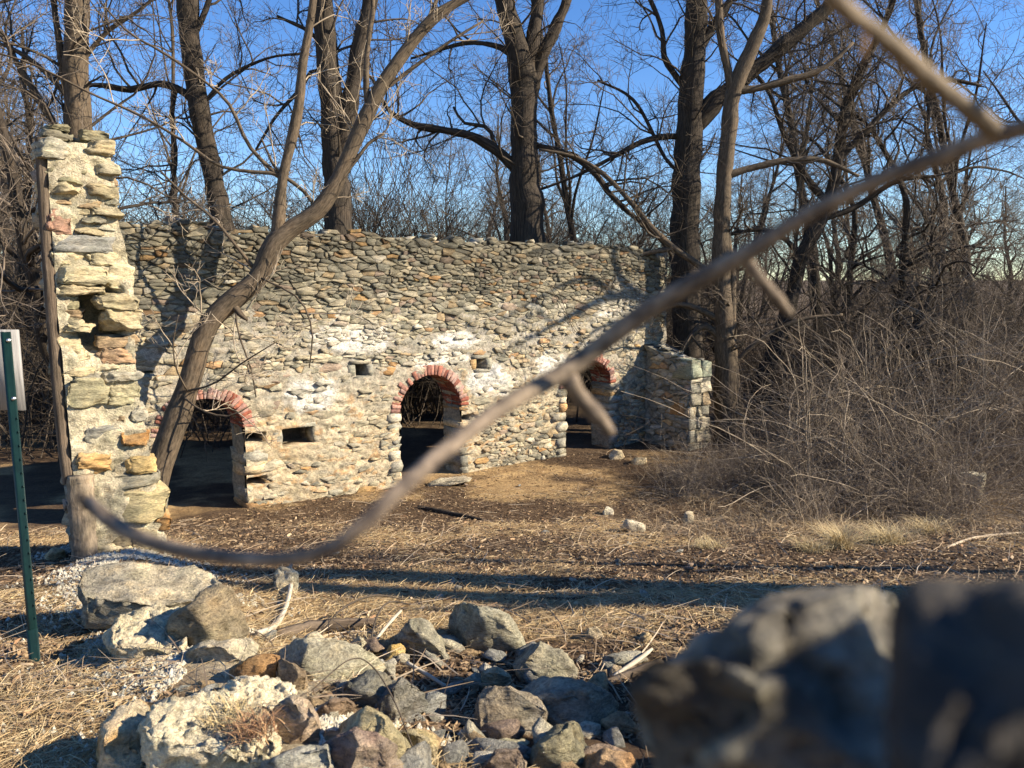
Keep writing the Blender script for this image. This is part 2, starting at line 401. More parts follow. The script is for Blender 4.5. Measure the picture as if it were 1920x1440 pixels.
# stones -------------------------------------------------------------
PAL = [((.29, .275, .225), 22), ((.36, .335, .27), 26), ((.22, .21, .175), 8), ((.42, .375, .285), 22), ((.44, .34, .22), 6), ((.40, .26, .15), 3), ((.48, .43, .33), 14), ((.34, .27, .22), 5), ((.56, .52, .44), 3)]
pw = np.array([p[1] for p in PAL], float); pw /= pw.sum()
def stone_col(g, warm=0.0):
    c = np.array(PAL[g.choice(len(PAL), p=pw)][0])
    if g.random() < warm: c = np.array([(.50, .33, .16), (.44, .27, .13), (.55, .43, .27)][g.integers(3)])
    return c * g.uniform(.82, 1.2)
def clip(poly, mx, my, nx_, ny_):
    res = []; k = len(poly)
    for i in range(k):
        a, b_ = poly[i], poly[(i + 1) % k]; da = (a[0] - mx) * nx_ + (a[1] - my) * ny_; db = (b_[0] - mx) * nx_ + (b_[1] - my) * ny_
        if da <= 0: res.append(a)
        if da * db < 0: f = da / (da - db); res.append((a[0] + f * (b_[0] - a[0]), a[1] + f * (b_[1] - a[1])))
    return res
def rubble_cells(s_lo, s_hi, z_lo, z_hi, g, asp, rowf, widf, edge=0.0):
    pts = []; z = z_lo
    while z < z_hi:
        h = rowf(z); s = s_lo - edge + g.uniform(0, .2)
        while s < s_hi + edge:
            wd_ = widf(s, z)
            pts.append((s + wd_ / 2, z + h / 2 + g.normal(0, h * .38) + .05 * math.sin(s * 1.7 + z * 2.1) + .03 * math.sin(s * 4.1 - z * 3))); s += wd_
        z += h
    pts = np.array(pts)
    if len(pts) > 300:                                                  # here and there one big stone takes the room of several
        keep_ = np.ones(len(pts), bool)
        for i in g.permutation(len(pts))[:int(len(pts) * .03)]:
            if not keep_[i]: continue
            d_ = (pts - pts[i]) / [g.uniform(.18, .34), g.uniform(.07, .15)]; near_ = (d_ ** 2).sum(1) < 1; near_[i] = False; keep_ &= ~near_
        pts = pts[keep_]
    q_ = pts * [1 / asp, 1]; cells = []
    for i in range(len(q_)):
        d2 = ((q_ - q_[i]) ** 2).sum(1); nb = np.argpartition(d2, 22)[:23] if len(q_) > 24 else np.arange(len(q_))
        x, y = q_[i]; poly = [(x - .5, y - .5), (x + .5, y - .5), (x + .5, y + .5), (x - .5, y + .5)]
        for j in nb[np.argsort(d2[nb])]:
            if j == i: continue
            dx, dy = q_[j] - q_[i]; L = math.hypot(dx, dy)
            if L > .9: continue
            poly = clip(poly, x + dx / 2, y + dy / 2, dx / L, dy / L)
            if len(poly) < 3: break
        if len(poly) >= 3: cells.append(np.array(poly) * [asp, 1])
    return cells
def area(p): x, y = p[:, 0], p[:, 1]; return .5 * abs((x * np.roll(y, -1) - y * np.roll(x, -1)).sum())
def stone_shell(p, n0, nfront, g, gap, conv=None, m=9):
    """one stone from its outline p (k,2): back ring, edge ring, rounded face"""
    c = p.mean(0); q_ = []
    for a_, b_ in zip(p, np.roll(p, -1, 0)):                            # corners, plus a shifted point on the long edges
        q_.append(a_); L_ = np.linalg.norm(b_ - a_)
        if L_ > .09: q_.append(a_ + (b_ - a_) * g.uniform(.3, .7) + g.normal(0, .006, 2))
    r = [q_[0]]
    for a_ in q_[1:]:
        if np.linalg.norm(a_ - r[-1]) > .014: r.append(a_)
    r = np.array(r); m = len(r)
    if m < 3: r = p[:3]; m = 3
    d = r - c; ln = np.linalg.norm(d, axis=1, keepdims=True) + 1e-6
    r = c + d * np.clip(1 - gap / ln, .35, 1) * (1 + g.normal(0, .035, (m, 1)))
    th = nfront - n0; rings = []
    ch = min(.007, .15 * math.sqrt(area(p)))
    rings.append((r, np.full(m, n0))); rings.append((r, nfront - ch + g.normal(0, .005, m)))
    r2 = c + (r - c) * (1 - np.clip(ch * g.uniform(.5, 1.8, (m, 1)) / ln, .05, .4)) + g.normal(0, .003, (m, 2)); rings.append((r2, nfront + g.normal(0, .008, m) + (r2[:, 1] - c[1]) * g.normal(-.1, .14) + (r2[:, 0] - c[0]) * g.normal(0, .10)))
    V = np.concatenate([conv(a[:, 0], a[:, 1], b_) for a, b_ in rings] + [conv(c[0:1], c[1:2], np.array([nfront + g.normal(.002, .006)]))])
    i = np.arange(m); j = (i + 1) % m
    F4 = np.concatenate([np.stack([i + k * m, j + k * m, j + (k + 1) * m, i + (k + 1) * m], -1) for k in (0, 1)])
    F3 = np.stack([i + 2 * m, j + 2 * m, np.full(m, 3 * m)], -1)
    return V, [F4, F3]
g = np.random.default_rng(4)
def rowf(z): return g.choice([g.uniform(.038, .055), g.uniform(.055, .08), g.uniform(.08, .115)], p=[.4, .38, .22])
def widf(s, z):
    if s > .7 and z < 1.25: return g.uniform(.08, .19)
    return g.choice([g.uniform(.07, .13), g.uniform(.13, .22), g.uniform(.22, .36)], p=[.36, .44, .2])
cells = rubble_cells(S0, S1, -.1, 4.5, g, 2.5, rowf, widf)
kept = []
for p in cells:
    c = p.mean(0)
    if not (S0 + .03 < c[0] < S1 - .05): continue
    p[:, 0] = np.clip(p[:, 0], S0, S1 + g.uniform(-.06, .03))
    if c[1] > float(wtop(np.array([c[0]]))[0]) + .02 or c[1] < -.05: continue
    p[:, 1] = np.minimum(p[:, 1], float(wtop(np.array([c[0]]))[0]) + g.uniform(.0, .08))
    if in_arch(np.append(p[:, 0], c[0]), np.append(p[:, 1], c[1]), .045).any(): continue
    ring = False
    for ca, h, sp, ri in ARCH:
        rr = ((p[:, 0] - ca) / (h + .17)) ** 2 + ((p[:, 1] - sp) / (ri + .17)) ** 2
        if ((rr < 1) & (p[:, 1] > sp - .02)).any(): ring = True
    if ring: continue
    if any(((p[:, 0].max() > a - (.1 if hi < 3 else 0)) & (p[:, 0].min() < b_ + (.1 if hi < 3 else 0)) & (p[:, 1].max() > c_ - (.03 if hi < 3 else 0)) & (p[:, 1].min() < d + (.04 if hi < 3 else 0))) for hi, (a, b_, c_, d) in enumerate(HOLES)): continue
    kept.append(p)
kept.sort(key=lambda p: -area(p))
def wconv(s, z, n): return W(s, z, n) - WO
rub = MB(); nobj = 0; NBIG = 290
shown = []
for p in kept:
    c = p.mean(0); pg = float(parge(c[:1], c[1:2])[0])
    nfr = (-.018 + abs(g.normal(0, .013)) + .014 * pg) if pg < .45 else (g.normal(-.035, .01) if g.random() < .58 else g.normal(.016, .010))
    if g.random() < .06: nfr += .03
    gap = .003 + .009 * (1 - pg) * g.random() ** 2
    col = stone_col(g, .10 if c[1] < 2.3 else .03)
    if pg > .3 and g.random() < .6: col = col * .5 + .5 * np.array([.46, .40, .30])
    wf = float(white_f(c[:1], c[1:2])[0]) * .7; col = col * (1 - wf) + wf * np.array([.62, .59, .53]); col = col * [1.03, 1, .93] * g.uniform(.7, 1.1)
    col = col * (1 - .52 * float(sstep(2.4, 4.1, c[1] + .5 * fbm(np.array([[c[0], c[1] * .5, 0]]), 2, 3)[0])))   # lichen and weather stain along the top
    V, F = stone_shell(p, -.16, nfr, g, gap, wconv)
    vis = nfr - (-.085 * (1 - pg) + .004 * pg)
    if nobj < NBIG and (vis > .012):
        o3 = V.mean(0); mbs = MB(); mbs.add(V, F, tint=col); link('stone', mbs.mesh('stone', M_STONE, origin=o3), wall, o3); nobj += 1
    else: rub.add(V, F, tint=col)
o = link('stone_rubble', rub.mesh('stone_rubble', M_STONE), wall); o['kind'] = 'stuff'
# jamb stones: through blocks stacked up each side of the doorways
def block(mbx, s0, s1, z0, z1, n0, n1, col, g, rough=.012):
    s_ = np.array([s0, (s0 + s1) / 2, s1]); z_ = np.array([z0, (z0 + z1) / 2, z1]); n_ = np.array([n0, n0 * .5 + n1 * .5, n1]); bmx = bmesh.new()
    G_ = {}
    for i in range(3):
        for j in range(3):
            for k in range(3):
                if (i, j, k) == (1, 1, 1): continue
                f = .86 if sum(x != 1 for x in (i, j, k)) == 3 else (.96 if sum(x != 1 for x in (i, j, k)) == 2 else 1.02)
                ctr = np.array([s_[1], z_[1], n_[1]]); q_ = ctr + (np.array([s_[i], z_[j], n_[k]]) - ctr) * (1 - (1 - f) * np.minimum(1, .3 * min(s1 - s0, z1 - z0) / np.array([s1 - s0, z1 - z0, n1 - n0]) * 2)) + g.normal(0, rough, 3) * [1, .7, 1]
                G_[(i, j, k)] = bmx.verts.new(wconv(*[np.array([x]) for x in q_])[0])
    for ax in range(3):
        for side in (0, 2):
            for a in range(2):
                for b_ in range(2):
                    def key(x, y):
                        l = [0, 0, 0]; l[ax] = side; o_ = [q for q in range(3) if q != ax]; l[o_[0]] = x; l[o_[1]] = y; return G_[tuple(l)]
                    bmx.faces.new([key(a, b_), key(a + 1, b_), key(a + 1, b_ + 1), key(a, b_ + 1)])
    bmesh.ops.recalc_face_normals(bmx, faces=bmx.faces)
    V = np.array([v.co[:] for v in bmx.verts]); bmx.verts.index_update(); F = np.array([[v.index for v in f.verts] for f in bmx.faces]); bmx.free()
    mbx.add(V, F, tint=col)
for ci, (c, h, sp, ri) in enumerate(ARCH):
    for side in (-1, 1):
        z = -.12
        while z < sp - .03:
            hh = g.uniform(.1, .24); z1 = min(z + hh, sp - .01)
            if sp - z1 < .06: z1 = sp - .01
            ln = g.choice([.16, .24, .36]); e0 = h - g.uniform(0, .025); e1 = h + ln
            a, b_ = (c + e0, c + e1) if side > 0 else (c - e1, c - e0)
            mbs = MB(); col = stone_col(g, .25 if ci < 2 else .05) * (1.1 if g.random() < .5 else .9)
            if any((b_ > x0) & (a < x1) & (z1 > y0) & (z < y1) for x0, x1, y0, y1 in HOLES): z = z1; continue
            block(mbs, a, b_, z + .006, z1 - .006, -TK - .01, g.uniform(.008, .03), col, g)
            o3 = mbs.V[0].mean(0); link('stone', mbs.mesh('stone', M_STONE, origin=o3), wall, o3); z = z1
for a, b_, c_, d in HOLES[:3]:
    for x0, x1, y0, y1 in ((a - .10, b_ + .06, d, d + .07), (a - .05, b_ + .10, c_ - .06, c_), (a - .14, a, c_, d), (b_, b_ + .12, c_ - .01, d - .01)):
        mbs = MB(); block(mbs, x0, x1, y0 + .004, y1 - .004, -.3, g.uniform(.004, .014), stone_col(g, .25), g, .006); o3 = mbs.V[0].mean(0); link('stone', mbs.mesh('stone', M_STONE, origin=o3), wall, o3)
# brick arches
def brick_col(g):
    c = np.array([(.30, .085, .05), (.36, .11, .065), (.24, .075, .05), (.38, .15, .10)][g.integers(4)])
    return c * g.uniform(.7, 1.15)
for ci, (c, h, sp, ri) in enumerate(ARCH):
    arch = bpy.data.objects.new('brick_arch', None); COL.objects.link(arch); arch.parent = wall
    nb = 30
    for layer, (na, nb_) in enumerate([(-.27, .025), (-TK - .012, -.285)]):
        for k in range(nb):
            t0 = np.pi * (k + .06) / nb; t1 = np.pi * (k + .94) / nb; tm = (t0 + t1) / 2
            out_ = .18 + g.normal(0, .010); dn = g.normal(0, .009)
            if layer == 0 and g.random() < .18: out_ -= g.uniform(.03, .09)
            if layer == 0 and g.random() < .15: dn -= g.uniform(.01, .04)
            lime = g.random() * (1.0 if ci == 0 else .85)
            col = brick_col(g); pl = []
            for tt, rad in ((t0, 0), (t1, 0), (t1, out_), (t0, out_)):
                ddx, ddz = math.cos(tt), math.sin(tt); pl.append((c + (h - .004 + rad) * ddx, sp + (ri - .004 + rad) * ddz))
            pl = np.array(pl) + g.normal(0, .0045, (4, 2)); ctr = pl.mean(0)
            rings = [(pl, np.full(4, na)), (pl, np.full(4, nb_ - .008 + dn)), (ctr + (pl - ctr) * .88, np.full(4, nb_ + dn))]
            V = np.concatenate([wconv(a[:, 0], a[:, 1], b_) for a, b_ in rings]); i = np.arange(4); j = (i + 1) % 4
            F = np.concatenate([np.stack([j + q_ * 4, i + q_ * 4, i + (q_ + 1) * 4, j + (q_ + 1) * 4], -1) for q_ in (0, 1)] + [np.array([[11, 10, 9, 8], [0, 1, 2, 3]])])
            cc = np.tile(col, (12, 1)); lim = np.array([.52, .42, .37]); f_ = .75 * lime if layer == 0 else 0
            cc[8:] = col * (1 - f_) + lim * f_; cc[6:8] = col * (1 - f_ * .8) + lim * f_ * .8
            mbs = MB(); mbs.add(V, F, tint=cc); o3 = V.mean(0); link('brick', mbs.mesh('brick', M_BRICK, origin=o3), arch, o3)

# generic rock ----------------------------------------------------------
def subdiv(V, F):
    E = np.concatenate([F[:, [0, 1]], F[:, [1, 2]], F[:, [2, 0]]]); E = np.sort(E, 1); Eu, inv = np.unique(E, axis=0, return_inverse=True); inv = inv.ravel()
    n = len(V); m = len(F); V2 = np.concatenate([V, (V[Eu[:, 0]] + V[Eu[:, 1]]) / 2]); a, b_, c_ = inv[:m] + n, inv[m:2 * m] + n, inv[2 * m:] + n
    return V2, np.concatenate([np.stack([F[:, 0], a, c_], -1), np.stack([a, F[:, 1], b_], -1), np.stack([c_, b_, F[:, 2]], -1), np.stack([a, b_, c_], -1)])
def smooth_v(V, F, k):
    E = np.unique(np.sort(np.concatenate([F[:, [0, 1]], F[:, [1, 2]], F[:, [2, 0]]]), 1), axis=0)
    for _ in range(k):
        s_ = np.zeros_like(V); c_ = np.zeros(len(V)); np.add.at(s_, E[:, 0], V[E[:, 1]]); np.add.at(s_, E[:, 1], V[E[:, 0]]); np.add.at(c_, E[:, 0], 1); np.add.at(c_, E[:, 1], 1)
        V = .5 * V + .5 * s_ / c_[:, None]
    return V
def vnormals(V, F):
    fn = np.cross(V[F[:, 1]] - V[F[:, 0]], V[F[:, 2]] - V[F[:, 0]]); r = np.zeros_like(V)
    for k in range(3): np.add.at(r, F[:, k], fn)
    return unit(r)
def hull(P):
    bmx = bmesh.new()
    for p in P: bmx.verts.new(p)
    r = bmesh.ops.convex_hull(bmx, input=bmx.verts)
    bmesh.ops.delete(bmx, geom=[v for v in bmx.verts if not v.link_faces], context='VERTS')
    bmesh.ops.triangulate(bmx, faces=bmx.faces); bmesh.ops.recalc_face_normals(bmx, faces=bmx.faces)
    bmx.verts.index_update(); V = np.array([v.co[:] for v in bmx.verts]); F = np.array([[v.index for v in f.verts] for f in bmx.faces]); bmx.free(); return V, F
def rock_geo(P, g, target=2500, rough=.035, strata=.0, smooth=1, fine=.012, cuts=0, flat=0, ff=11):
    V, F = hull(P); size = float(np.mean(np.ptp(V, axis=0))); first = True; lim = max(target, len(F) * 3)
    while len(F) * 4 <= lim * 2.0:
        V, F = subdiv(V, F)
    for _ in range(cuts):                                          # flat broken faces
        nv = g.normal(0, 1, 3) * [1, 1, .8] + [0, -.5, .45]; nv /= np.linalg.norm(nv); h_ = V @ nv; lim_ = h_.max() - np.ptp(h_) * g.uniform(.05, .17); V = V - nv * np.maximum(h_ - lim_, 0)[:, None]
    if flat:
        nv = unit(np.array([.08, -.12, 1.0])); h_ = V @ nv; lim_ = h_.max() - np.ptp(h_) * flat; V = V - nv * np.maximum(h_ - lim_, 0)[:, None]
    if smooth: V = smooth_v(V, F, smooth)
    sd = int(g.integers(1000)); Q = V / size + g.uniform(0, 50, 3); nr = vnormals(V, F)
    d = rough * fbm(Q * 2.2, 4, sd) + fine * fbm(Q * ff, 3, sd + 7)
    rid = 1 - np.abs(fbm(Q * 3.3, 3, sd + 13)); d = d - rough * .6 * sstep(.80, 1.0, rid)
    if strata: d = d + strata * fbm(Q * np.array([1.5, 1.5, 14]), 3, sd + 3)
    V = V + nr * (d * size)[:, None]
    return V, F, Q, size
def rock_tint(Q, ca, cb, g, thr=0.0, sharp=.25, sc=2.0):
    sd = int(g.integers(1000)); k = sstep(thr - sharp, thr + sharp, fbm(Q * sc, 4, sd))[:, None]
    return (np.array(ca) * (1 - k) + np.array(cb) * k) * (1 + .18 * fbm(Q * 5, 3, sd + 5)[:, None])

# ================================================================== RIGHT WING (stub of the side wall, end facing the camera)
wing = thing('stone_wall_stub', 'low stub of side wall in shade at the far end of the arched wall', 'ruined wall', W(5.95, 0, 1.2))
WIO = W(5.95, 0, 1.2); WL = 1.30
def wing_top(n): return 2.22 - .28 * sstep(.1, 1.0, n)
mb = MB()
def conv_side(n, z, h): return W(5.7 - h, z, n) - WIO         # side face: runs along n, faces -s
def conv_end(s, z, h): return W(s, z, WL + h) - WIO
sn = np.linspace(0.0, WL, 40); sz = np.linspace(-.2, 2.2, 70); NG, ZG = np.meshgrid(sn, sz); nn, zz_ = NG.ravel(), ZG.ravel()
gi = np.arange(nn.size).reshape(NG.shape); qq = np.stack([gi[:-1, 1:], gi[:-1, :-1], gi[1:, :-1], gi[1:, 1:]], -1).reshape(-1, 4)
mb.add(conv_side(nn, np.minimum(zz_, wing_top(nn) - .06), -.05 + .015 * fbm(np.stack([nn * 6, zz_ * 8, 0 * nn], -1), 3, 2)), qq, tint=[.36, .33, .27])
se = np.linspace(5.7, 6.38, 24); SGe, ZGe = np.meshgrid(se, sz); s_, z_ = SGe.ravel(), ZGe.ravel(); gi = np.arange(s_.size).reshape(SGe.shape)
mb.add(conv_end(s_, np.minimum(z_, wing_top(WL) - .05), -.05 + .015 * fbm(np.stack([s_ * 6, z_ * 8, 0 * s_], -1), 3, 3)), np.stack([gi[:-1, :-1], gi[:-1, 1:], gi[1:, 1:], gi[1:, :-1]], -1).reshape(-1, 4), tint=[.44, .40, .31])
def mbstrip(a, b_, colr):
    k = len(a); i = np.arange(k - 1); mb.add(np.concatenate([a, b_]), np.stack([i, i + 1, i + 1 + k, i + k], -1), tint=colr)
mbstrip(W(5.72 + 0 * sn, wing_top(sn) - .06, sn) - WIO, W(6.36 + 0 * sn, wing_top(sn) - .06, sn) - WIO, [.3, .28, .22])
mbstrip(W(6.36 + 0 * sn, wing_top(sn) - .06, sn) - WIO, W(6.36 + 0 * sn, 0 * sn - .2, sn) - WIO, [.3, .28, .22])
link('mortar_core', mb.mesh('mortar_core', M_MORTAR), wing)
def add_stone(parent, V, F, col, mt=None, name='stone'):
    o3 = V.mean(0); m_ = MB(); m_.add(V, F, tint=col); return link(name, m_.mesh(name, mt or M_STONE, origin=o3), parent, o3)
for p in rubble_cells(0.05, WL, -.05, 2.15, g, 1.8, lambda z: g.uniform(.09, .16), lambda s, z: g.uniform(.15, .4), .1):
    c = p.mean(0); p[:, 0] = np.clip(p[:, 0], .0, WL); 
    if c[1] > wing_top(c[0]) or not 0 < c[0] < WL: continue
    p[:, 1] = np.clip(p[:, 1], -.1, wing_top(c[0]) + .02)
    V, F = stone_shell(p, -.2, abs(g.normal(0, .02)), g, .008, conv_side); add_stone(wing, V, F[0:1] + F[1:], stone_col(g, .08))
z0 = -.1
while z0 < 1.5:
    z1 = min(z0 + g.uniform(.16, .30), 1.56)
    if 1.56 - z1 < .1: z1 = 1.56
    cut_ = sorted(g.choice([5.88, 5.95, 6.05, 6.12, 6.2], size=int(g.integers(1, 3)), replace=False)); xs_ = [5.69] + list(cut_) + [6.39]
    for a_, b_ in zip(xs_[:-1], xs_[1:]):
        p = np.array([(a_ + .006, z0 + .006), (b_ - .006, z0 + .006), (b_ - .006, z1 - .006), (a_ + .006, z1 - .006)]) + g.normal(0, .016, (4, 2))
        V, F = stone_shell(p, -.2, abs(g.normal(.012, .012)), g, .004, conv_end); add_stone(wing, V, F, stone_col(g, .15) * g.uniform(.75, 1.05))
    z0 = z1
# large greenish coping blocks
for s0, s1, z0, z1 in ((5.69, 6.02, 1.56, 1.98), (6.03, 6.40, 1.57, 1.93)):
    p = np.array([(s0, z0), (s1, z0), (s1 - .02, z1 - .06), ((s0 + s1) / 2, z1), (s0 + .02, z1 - .03)]); V, F = stone_shell(p, -.4, .03, g, .006, conv_end); add_stone(wing, V, F, [.33, .35, .26])
for n0_, n1_, z0, z1 in ((.78, WL + .03, 1.52, 1.95), (.62, 1.2, .72, 1.02)):
    p = np.array([(n0_, z0), (n1_, z0), (n1_, z1), (n0_ + .1, z1)]); V, F = stone_shell(p, -.3, .02, g, .006, conv_side); add_stone(wing, V, F, [.30, .30, .21] if z0 > 1 else [.42, .24, .10])
for k in range(14):                                                  # slabs lying on the broken top
    n_ = g.uniform(.05, 1.2); L_ = g.uniform(.15, .3); s0 = g.uniform(5.68, 6.0)
    P = W(s0 + g.uniform(0, .34, 12), wing_top(n_) - .05 + g.uniform(0, .07, 12), n_ - .05 + g.uniform(0, L_, 12)) - WIO
    V, F, Q, sz_ = rock_geo(P, g, 60, .03, 0, 0); add_stone(wing, V, F, stone_col(g) * 1.15)
for k in range(26):                                                  # loose coping stones of the long wall
    s0 = g.uniform(-5.2, 6.2); zt = float(wtop(np.array([s0]))[0]); a_ = g.uniform(.12, .32); hgt = g.uniform(.06, .15)
    P = W(s0 + g.uniform(0, a_, 14), zt - .03 + g.uniform(0, hgt, 14), g.uniform(-.4, .02, 14)) - WO
    V, F, Q, sz_ = rock_geo(P, g, 60, .03, 0, 0); add_stone(wall, V, F, stone_col(g) * .95)

# ================================================================== LEFT PILLAR
PB = hit(205, 1032); PD = float((PB[:2] - A0) @ WN[:2])
pil = thing('stone_pillar', 'tall broken end of side wall standing as a ragged stone pillar beside the green post', 'ruined pillar', PB)
def pconv(s, z, n): return W(s, z, PD + n) - PB
def pp(u, v): return plane_px(u, v, PD)
# core outline from the picture: left edge and right edge by height
EL = np.array([pp(u, v) for u, v in ((84, 262), (96, 430), (108, 600), (120, 720), (132, 850), (150, 1000), (152, 1060))])
ER = np.array([pp(u, v) for u, v in ((196, 262), (212, 330), (222, 420), (238, 480), (250, 560), (250, 650), (258, 740), (276, 830), (290, 900), (306, 970), (312, 1060))])
zc = np.linspace(EL[-1, 1] - .3, EL[0, 1], 110); el = np.interp(zc, EL[::-1, 1], EL[::-1, 0]); er = np.interp(zc, ER[::-1, 1], ER[::-1, 0])
mb = MB(); kk = 26; fr = np.linspace(0, 1, kk); SGp = el[:, None] + (er - el)[:, None] * fr; ZGp = np.broadcast_to(zc[:, None], SGp.shape)
hs0, hz0 = pp(157, 640); hs1, hz1 = pp(214, 560)
Pn = np.stack([SGp, ZGp, 0 * SGp], -1); nfp = .03 + .09 * fbm(Pn * np.array([4, 8, 1]), 4, 77) + .02 * fbm(Pn * 22, 2, 78)
cu = (hs0 + hs1) / 2; holef = 1.5 * np.exp(-(((SGp - cu) / .17) ** 4) - (((ZGp - (hz0 + hz1) / 2) / .26) ** 4)); nfp = nfp - .34 * holef
gi = np.arange(SGp.size).reshape(SGp.shape)
Pf = np.stack([SGp.ravel(), ZGp.ravel(), 0 * SGp.ravel()], -1); mc = np.array([.55, .48, .34]) * (1 + .25 * fbm(Pf * 3, 4, 5)[:, None])
mb.add(pconv(SGp.ravel(), ZGp.ravel(), nfp.ravel()), np.stack([gi[:-1, :-1], gi[:-1, 1:], gi[1:, 1:], gi[1:, :-1]], -1).reshape(-1, 4), tint=mc)
PT = .62
def mbs2(a, b_, colr, flip=False):
    k = len(a); i = np.arange(k - 1); f = np.stack([i, i + 1, i + 1 + k, i + k], -1); mb.add(np.concatenate([a, b_]), f[:, ::-1] if flip else f, tint=colr)
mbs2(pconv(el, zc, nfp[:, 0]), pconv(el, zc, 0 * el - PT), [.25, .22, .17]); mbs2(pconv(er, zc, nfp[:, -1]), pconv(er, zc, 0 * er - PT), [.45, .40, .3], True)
mbs2(pconv(el, zc, 0 * el - PT), pconv(er, zc, 0 * er - PT), [.3, .27, .2]); 
tl = np.linspace(el[-1], er[-1], 8); mbs2(pconv(tl, zc[-1] + 0 * tl, -.05 + 0 * tl), pconv(tl, zc[-1] + 0 * tl, -PT + 0 * tl), [.3, .27, .2])
link('mortar_core', mb.mesh('mortar_core', M_MORTAR), pil)
OL, TN, GY_, BL, OR, CR, BR = (.27, .255, .18), (.46, .40, .28), (.36, .35, .31), (.27, .28, .29), (.50, .27, .10), (.58, .52, .38), (.33, .25, .17)
# x0 y0 x1 y1 proud colour; brown and blue grey partly paint in shade
PST = [(84, 232, 132, 246, .02, OL), (76, 244, 136, 262, .06, (.2, .19, .16)), (66, 262, 138, 303, .12, GY_), (146, 244, 206, 268, .05, OL), (140, 262, 213, 294, .13, TN), (138, 290, 172, 308, .03, GY_),
 (165, 300, 222, 331, .12, (.45, .42, .33)), (72, 304, 160, 326, .06, OL), (74, 324, 160, 344, .10, (.3, .29, .2)), (74, 336, 153, 366, .14, TN), (155, 330, 222, 350, .04, BR), (160, 346, 224, 371, .12, TN), (80, 364, 142, 384, .03, BR), (143, 370, 190, 392, .05, BR),
 (192, 360, 223, 386, .07, GY_), (168, 386, 231, 409, .12, CR), (84, 388, 132, 442, .07, (.32, .20, .16)), (134, 391, 165, 403, .08, TN), (136, 402, 196, 419, .09, GY_), (162, 410, 224, 430, .05, GY_), (140, 422, 202, 441, .10, TN),
 (90, 442, 236, 476, .08, BL), (94, 470, 170, 497, .06, CR), (165, 470, 246, 500, .05, CR), (95, 497, 202, 536, .13, (.45, .42, .31)), (192, 496, 252, 545, .06, CR), (93, 536, 200, 554, .10, TN), (96, 553, 150, 582, .02, OL), (178, 548, 262, 582, .15, (.50, .45, .32)),
 (100, 578, 168, 602, .01, BR), (106, 594, 152, 616, .11, CR), (110, 607, 174, 624, .13, TN), (190, 576, 266, 623, .12, TN), (108, 626, 150, 664, .04, TN), (182, 626, 258, 652, .05, BR), (180, 650, 254, 686, .07, (.43, .28, .19)), (108, 655, 172, 682, .10, CR), (108, 682, 182, 706, .06, TN), (176, 676, 224, 694, .05, CR),
 (186, 693, 262, 717, .10, GY_), (134, 698, 186, 712, .09, GY_), (112, 710, 200, 764, .12, (.44, .42, .30)), (190, 712, 266, 762, .11, (.46, .43, .31)), (122, 766, 196, 800, -.02, BR), (124, 774, 163, 788, .05, CR), (200, 777, 234, 798, .06, BR), (243, 754, 276, 790, .06, GY_), (153, 796, 242, 827, .08, BL), (222, 804, 283, 837, .12, OR), (126, 790, 156, 811, .05, OR),
 (140, 836, 206, 896, .10, (.55, .36, .17)), (234, 852, 292, 889, .12, (.55, .40, .18)), (206, 838, 238, 886, .03, CR), (180, 886, 302, 912, .10, GY_), (200, 908, 313, 980, .12, (.55, .48, .30)), (285, 964, 318, 998, .10, OR), (178, 984, 252, 1026, .10, (.42, .36, .25)), (240, 984, 296, 1030, .07, TN), (150, 1016, 262, 1050, .10, CR), (250, 1010, 322, 1050, .08, CR)]
for x0, y0, x1, y1, pr, col in PST:
    pr = pr * .8
    s0, z1 = pp(x0, (y0 + y1) / 2)[0], pp((x0 + x1) / 2, y0)[1]; s1, z0 = pp(x1, (y0 + y1) / 2)[0], pp((x0 + x1) / 2, y1)[1]
    k = 7; a_ = np.linspace(0, 2 * np.pi, k, endpoint=False) + g.uniform(0, .5); sq = lambda c: np.sign(c) * np.abs(c) ** .38
    so = (s0 + s1) / 2 + (s1 - s0) / 2 * sq(np.cos(a_)) * g.uniform(.9, 1.12, k); zo = (z0 + z1) / 2 + (z1 - z0) / 2 * sq(np.sin(a_)) * g.uniform(.85, 1.1, k)
    P = np.concatenate([pconv(so, zo, np.full(k, -.26)), pconv(so, zo, pr * g.uniform(.45, .95, k)), pconv((s0 + s1) / 2 + (so - (s0 + s1) / 2) * .92, (z0 + z1) / 2 + (zo - (z0 + z1) / 2) * g.uniform(.4, 1.0, k), pr * g.uniform(.8, 1.2, k))])
    V, F, Q, sz_ = rock_geo(P, g, 1100, .06, .05, 0, .045, cuts=5); o3 = V.mean(0)
    m_ = MB(); col = np.array(col) * [1.07, 1.0, .87] * g.uniform(.65, 1.08); m_.add(V, F, tint=rock_tint(Q, col, np.array(col) * .7 + np.array([.10, .09, .06]), g)); link('stone', m_.mesh('stone', M_STONE, False, origin=o3), pil, o3)
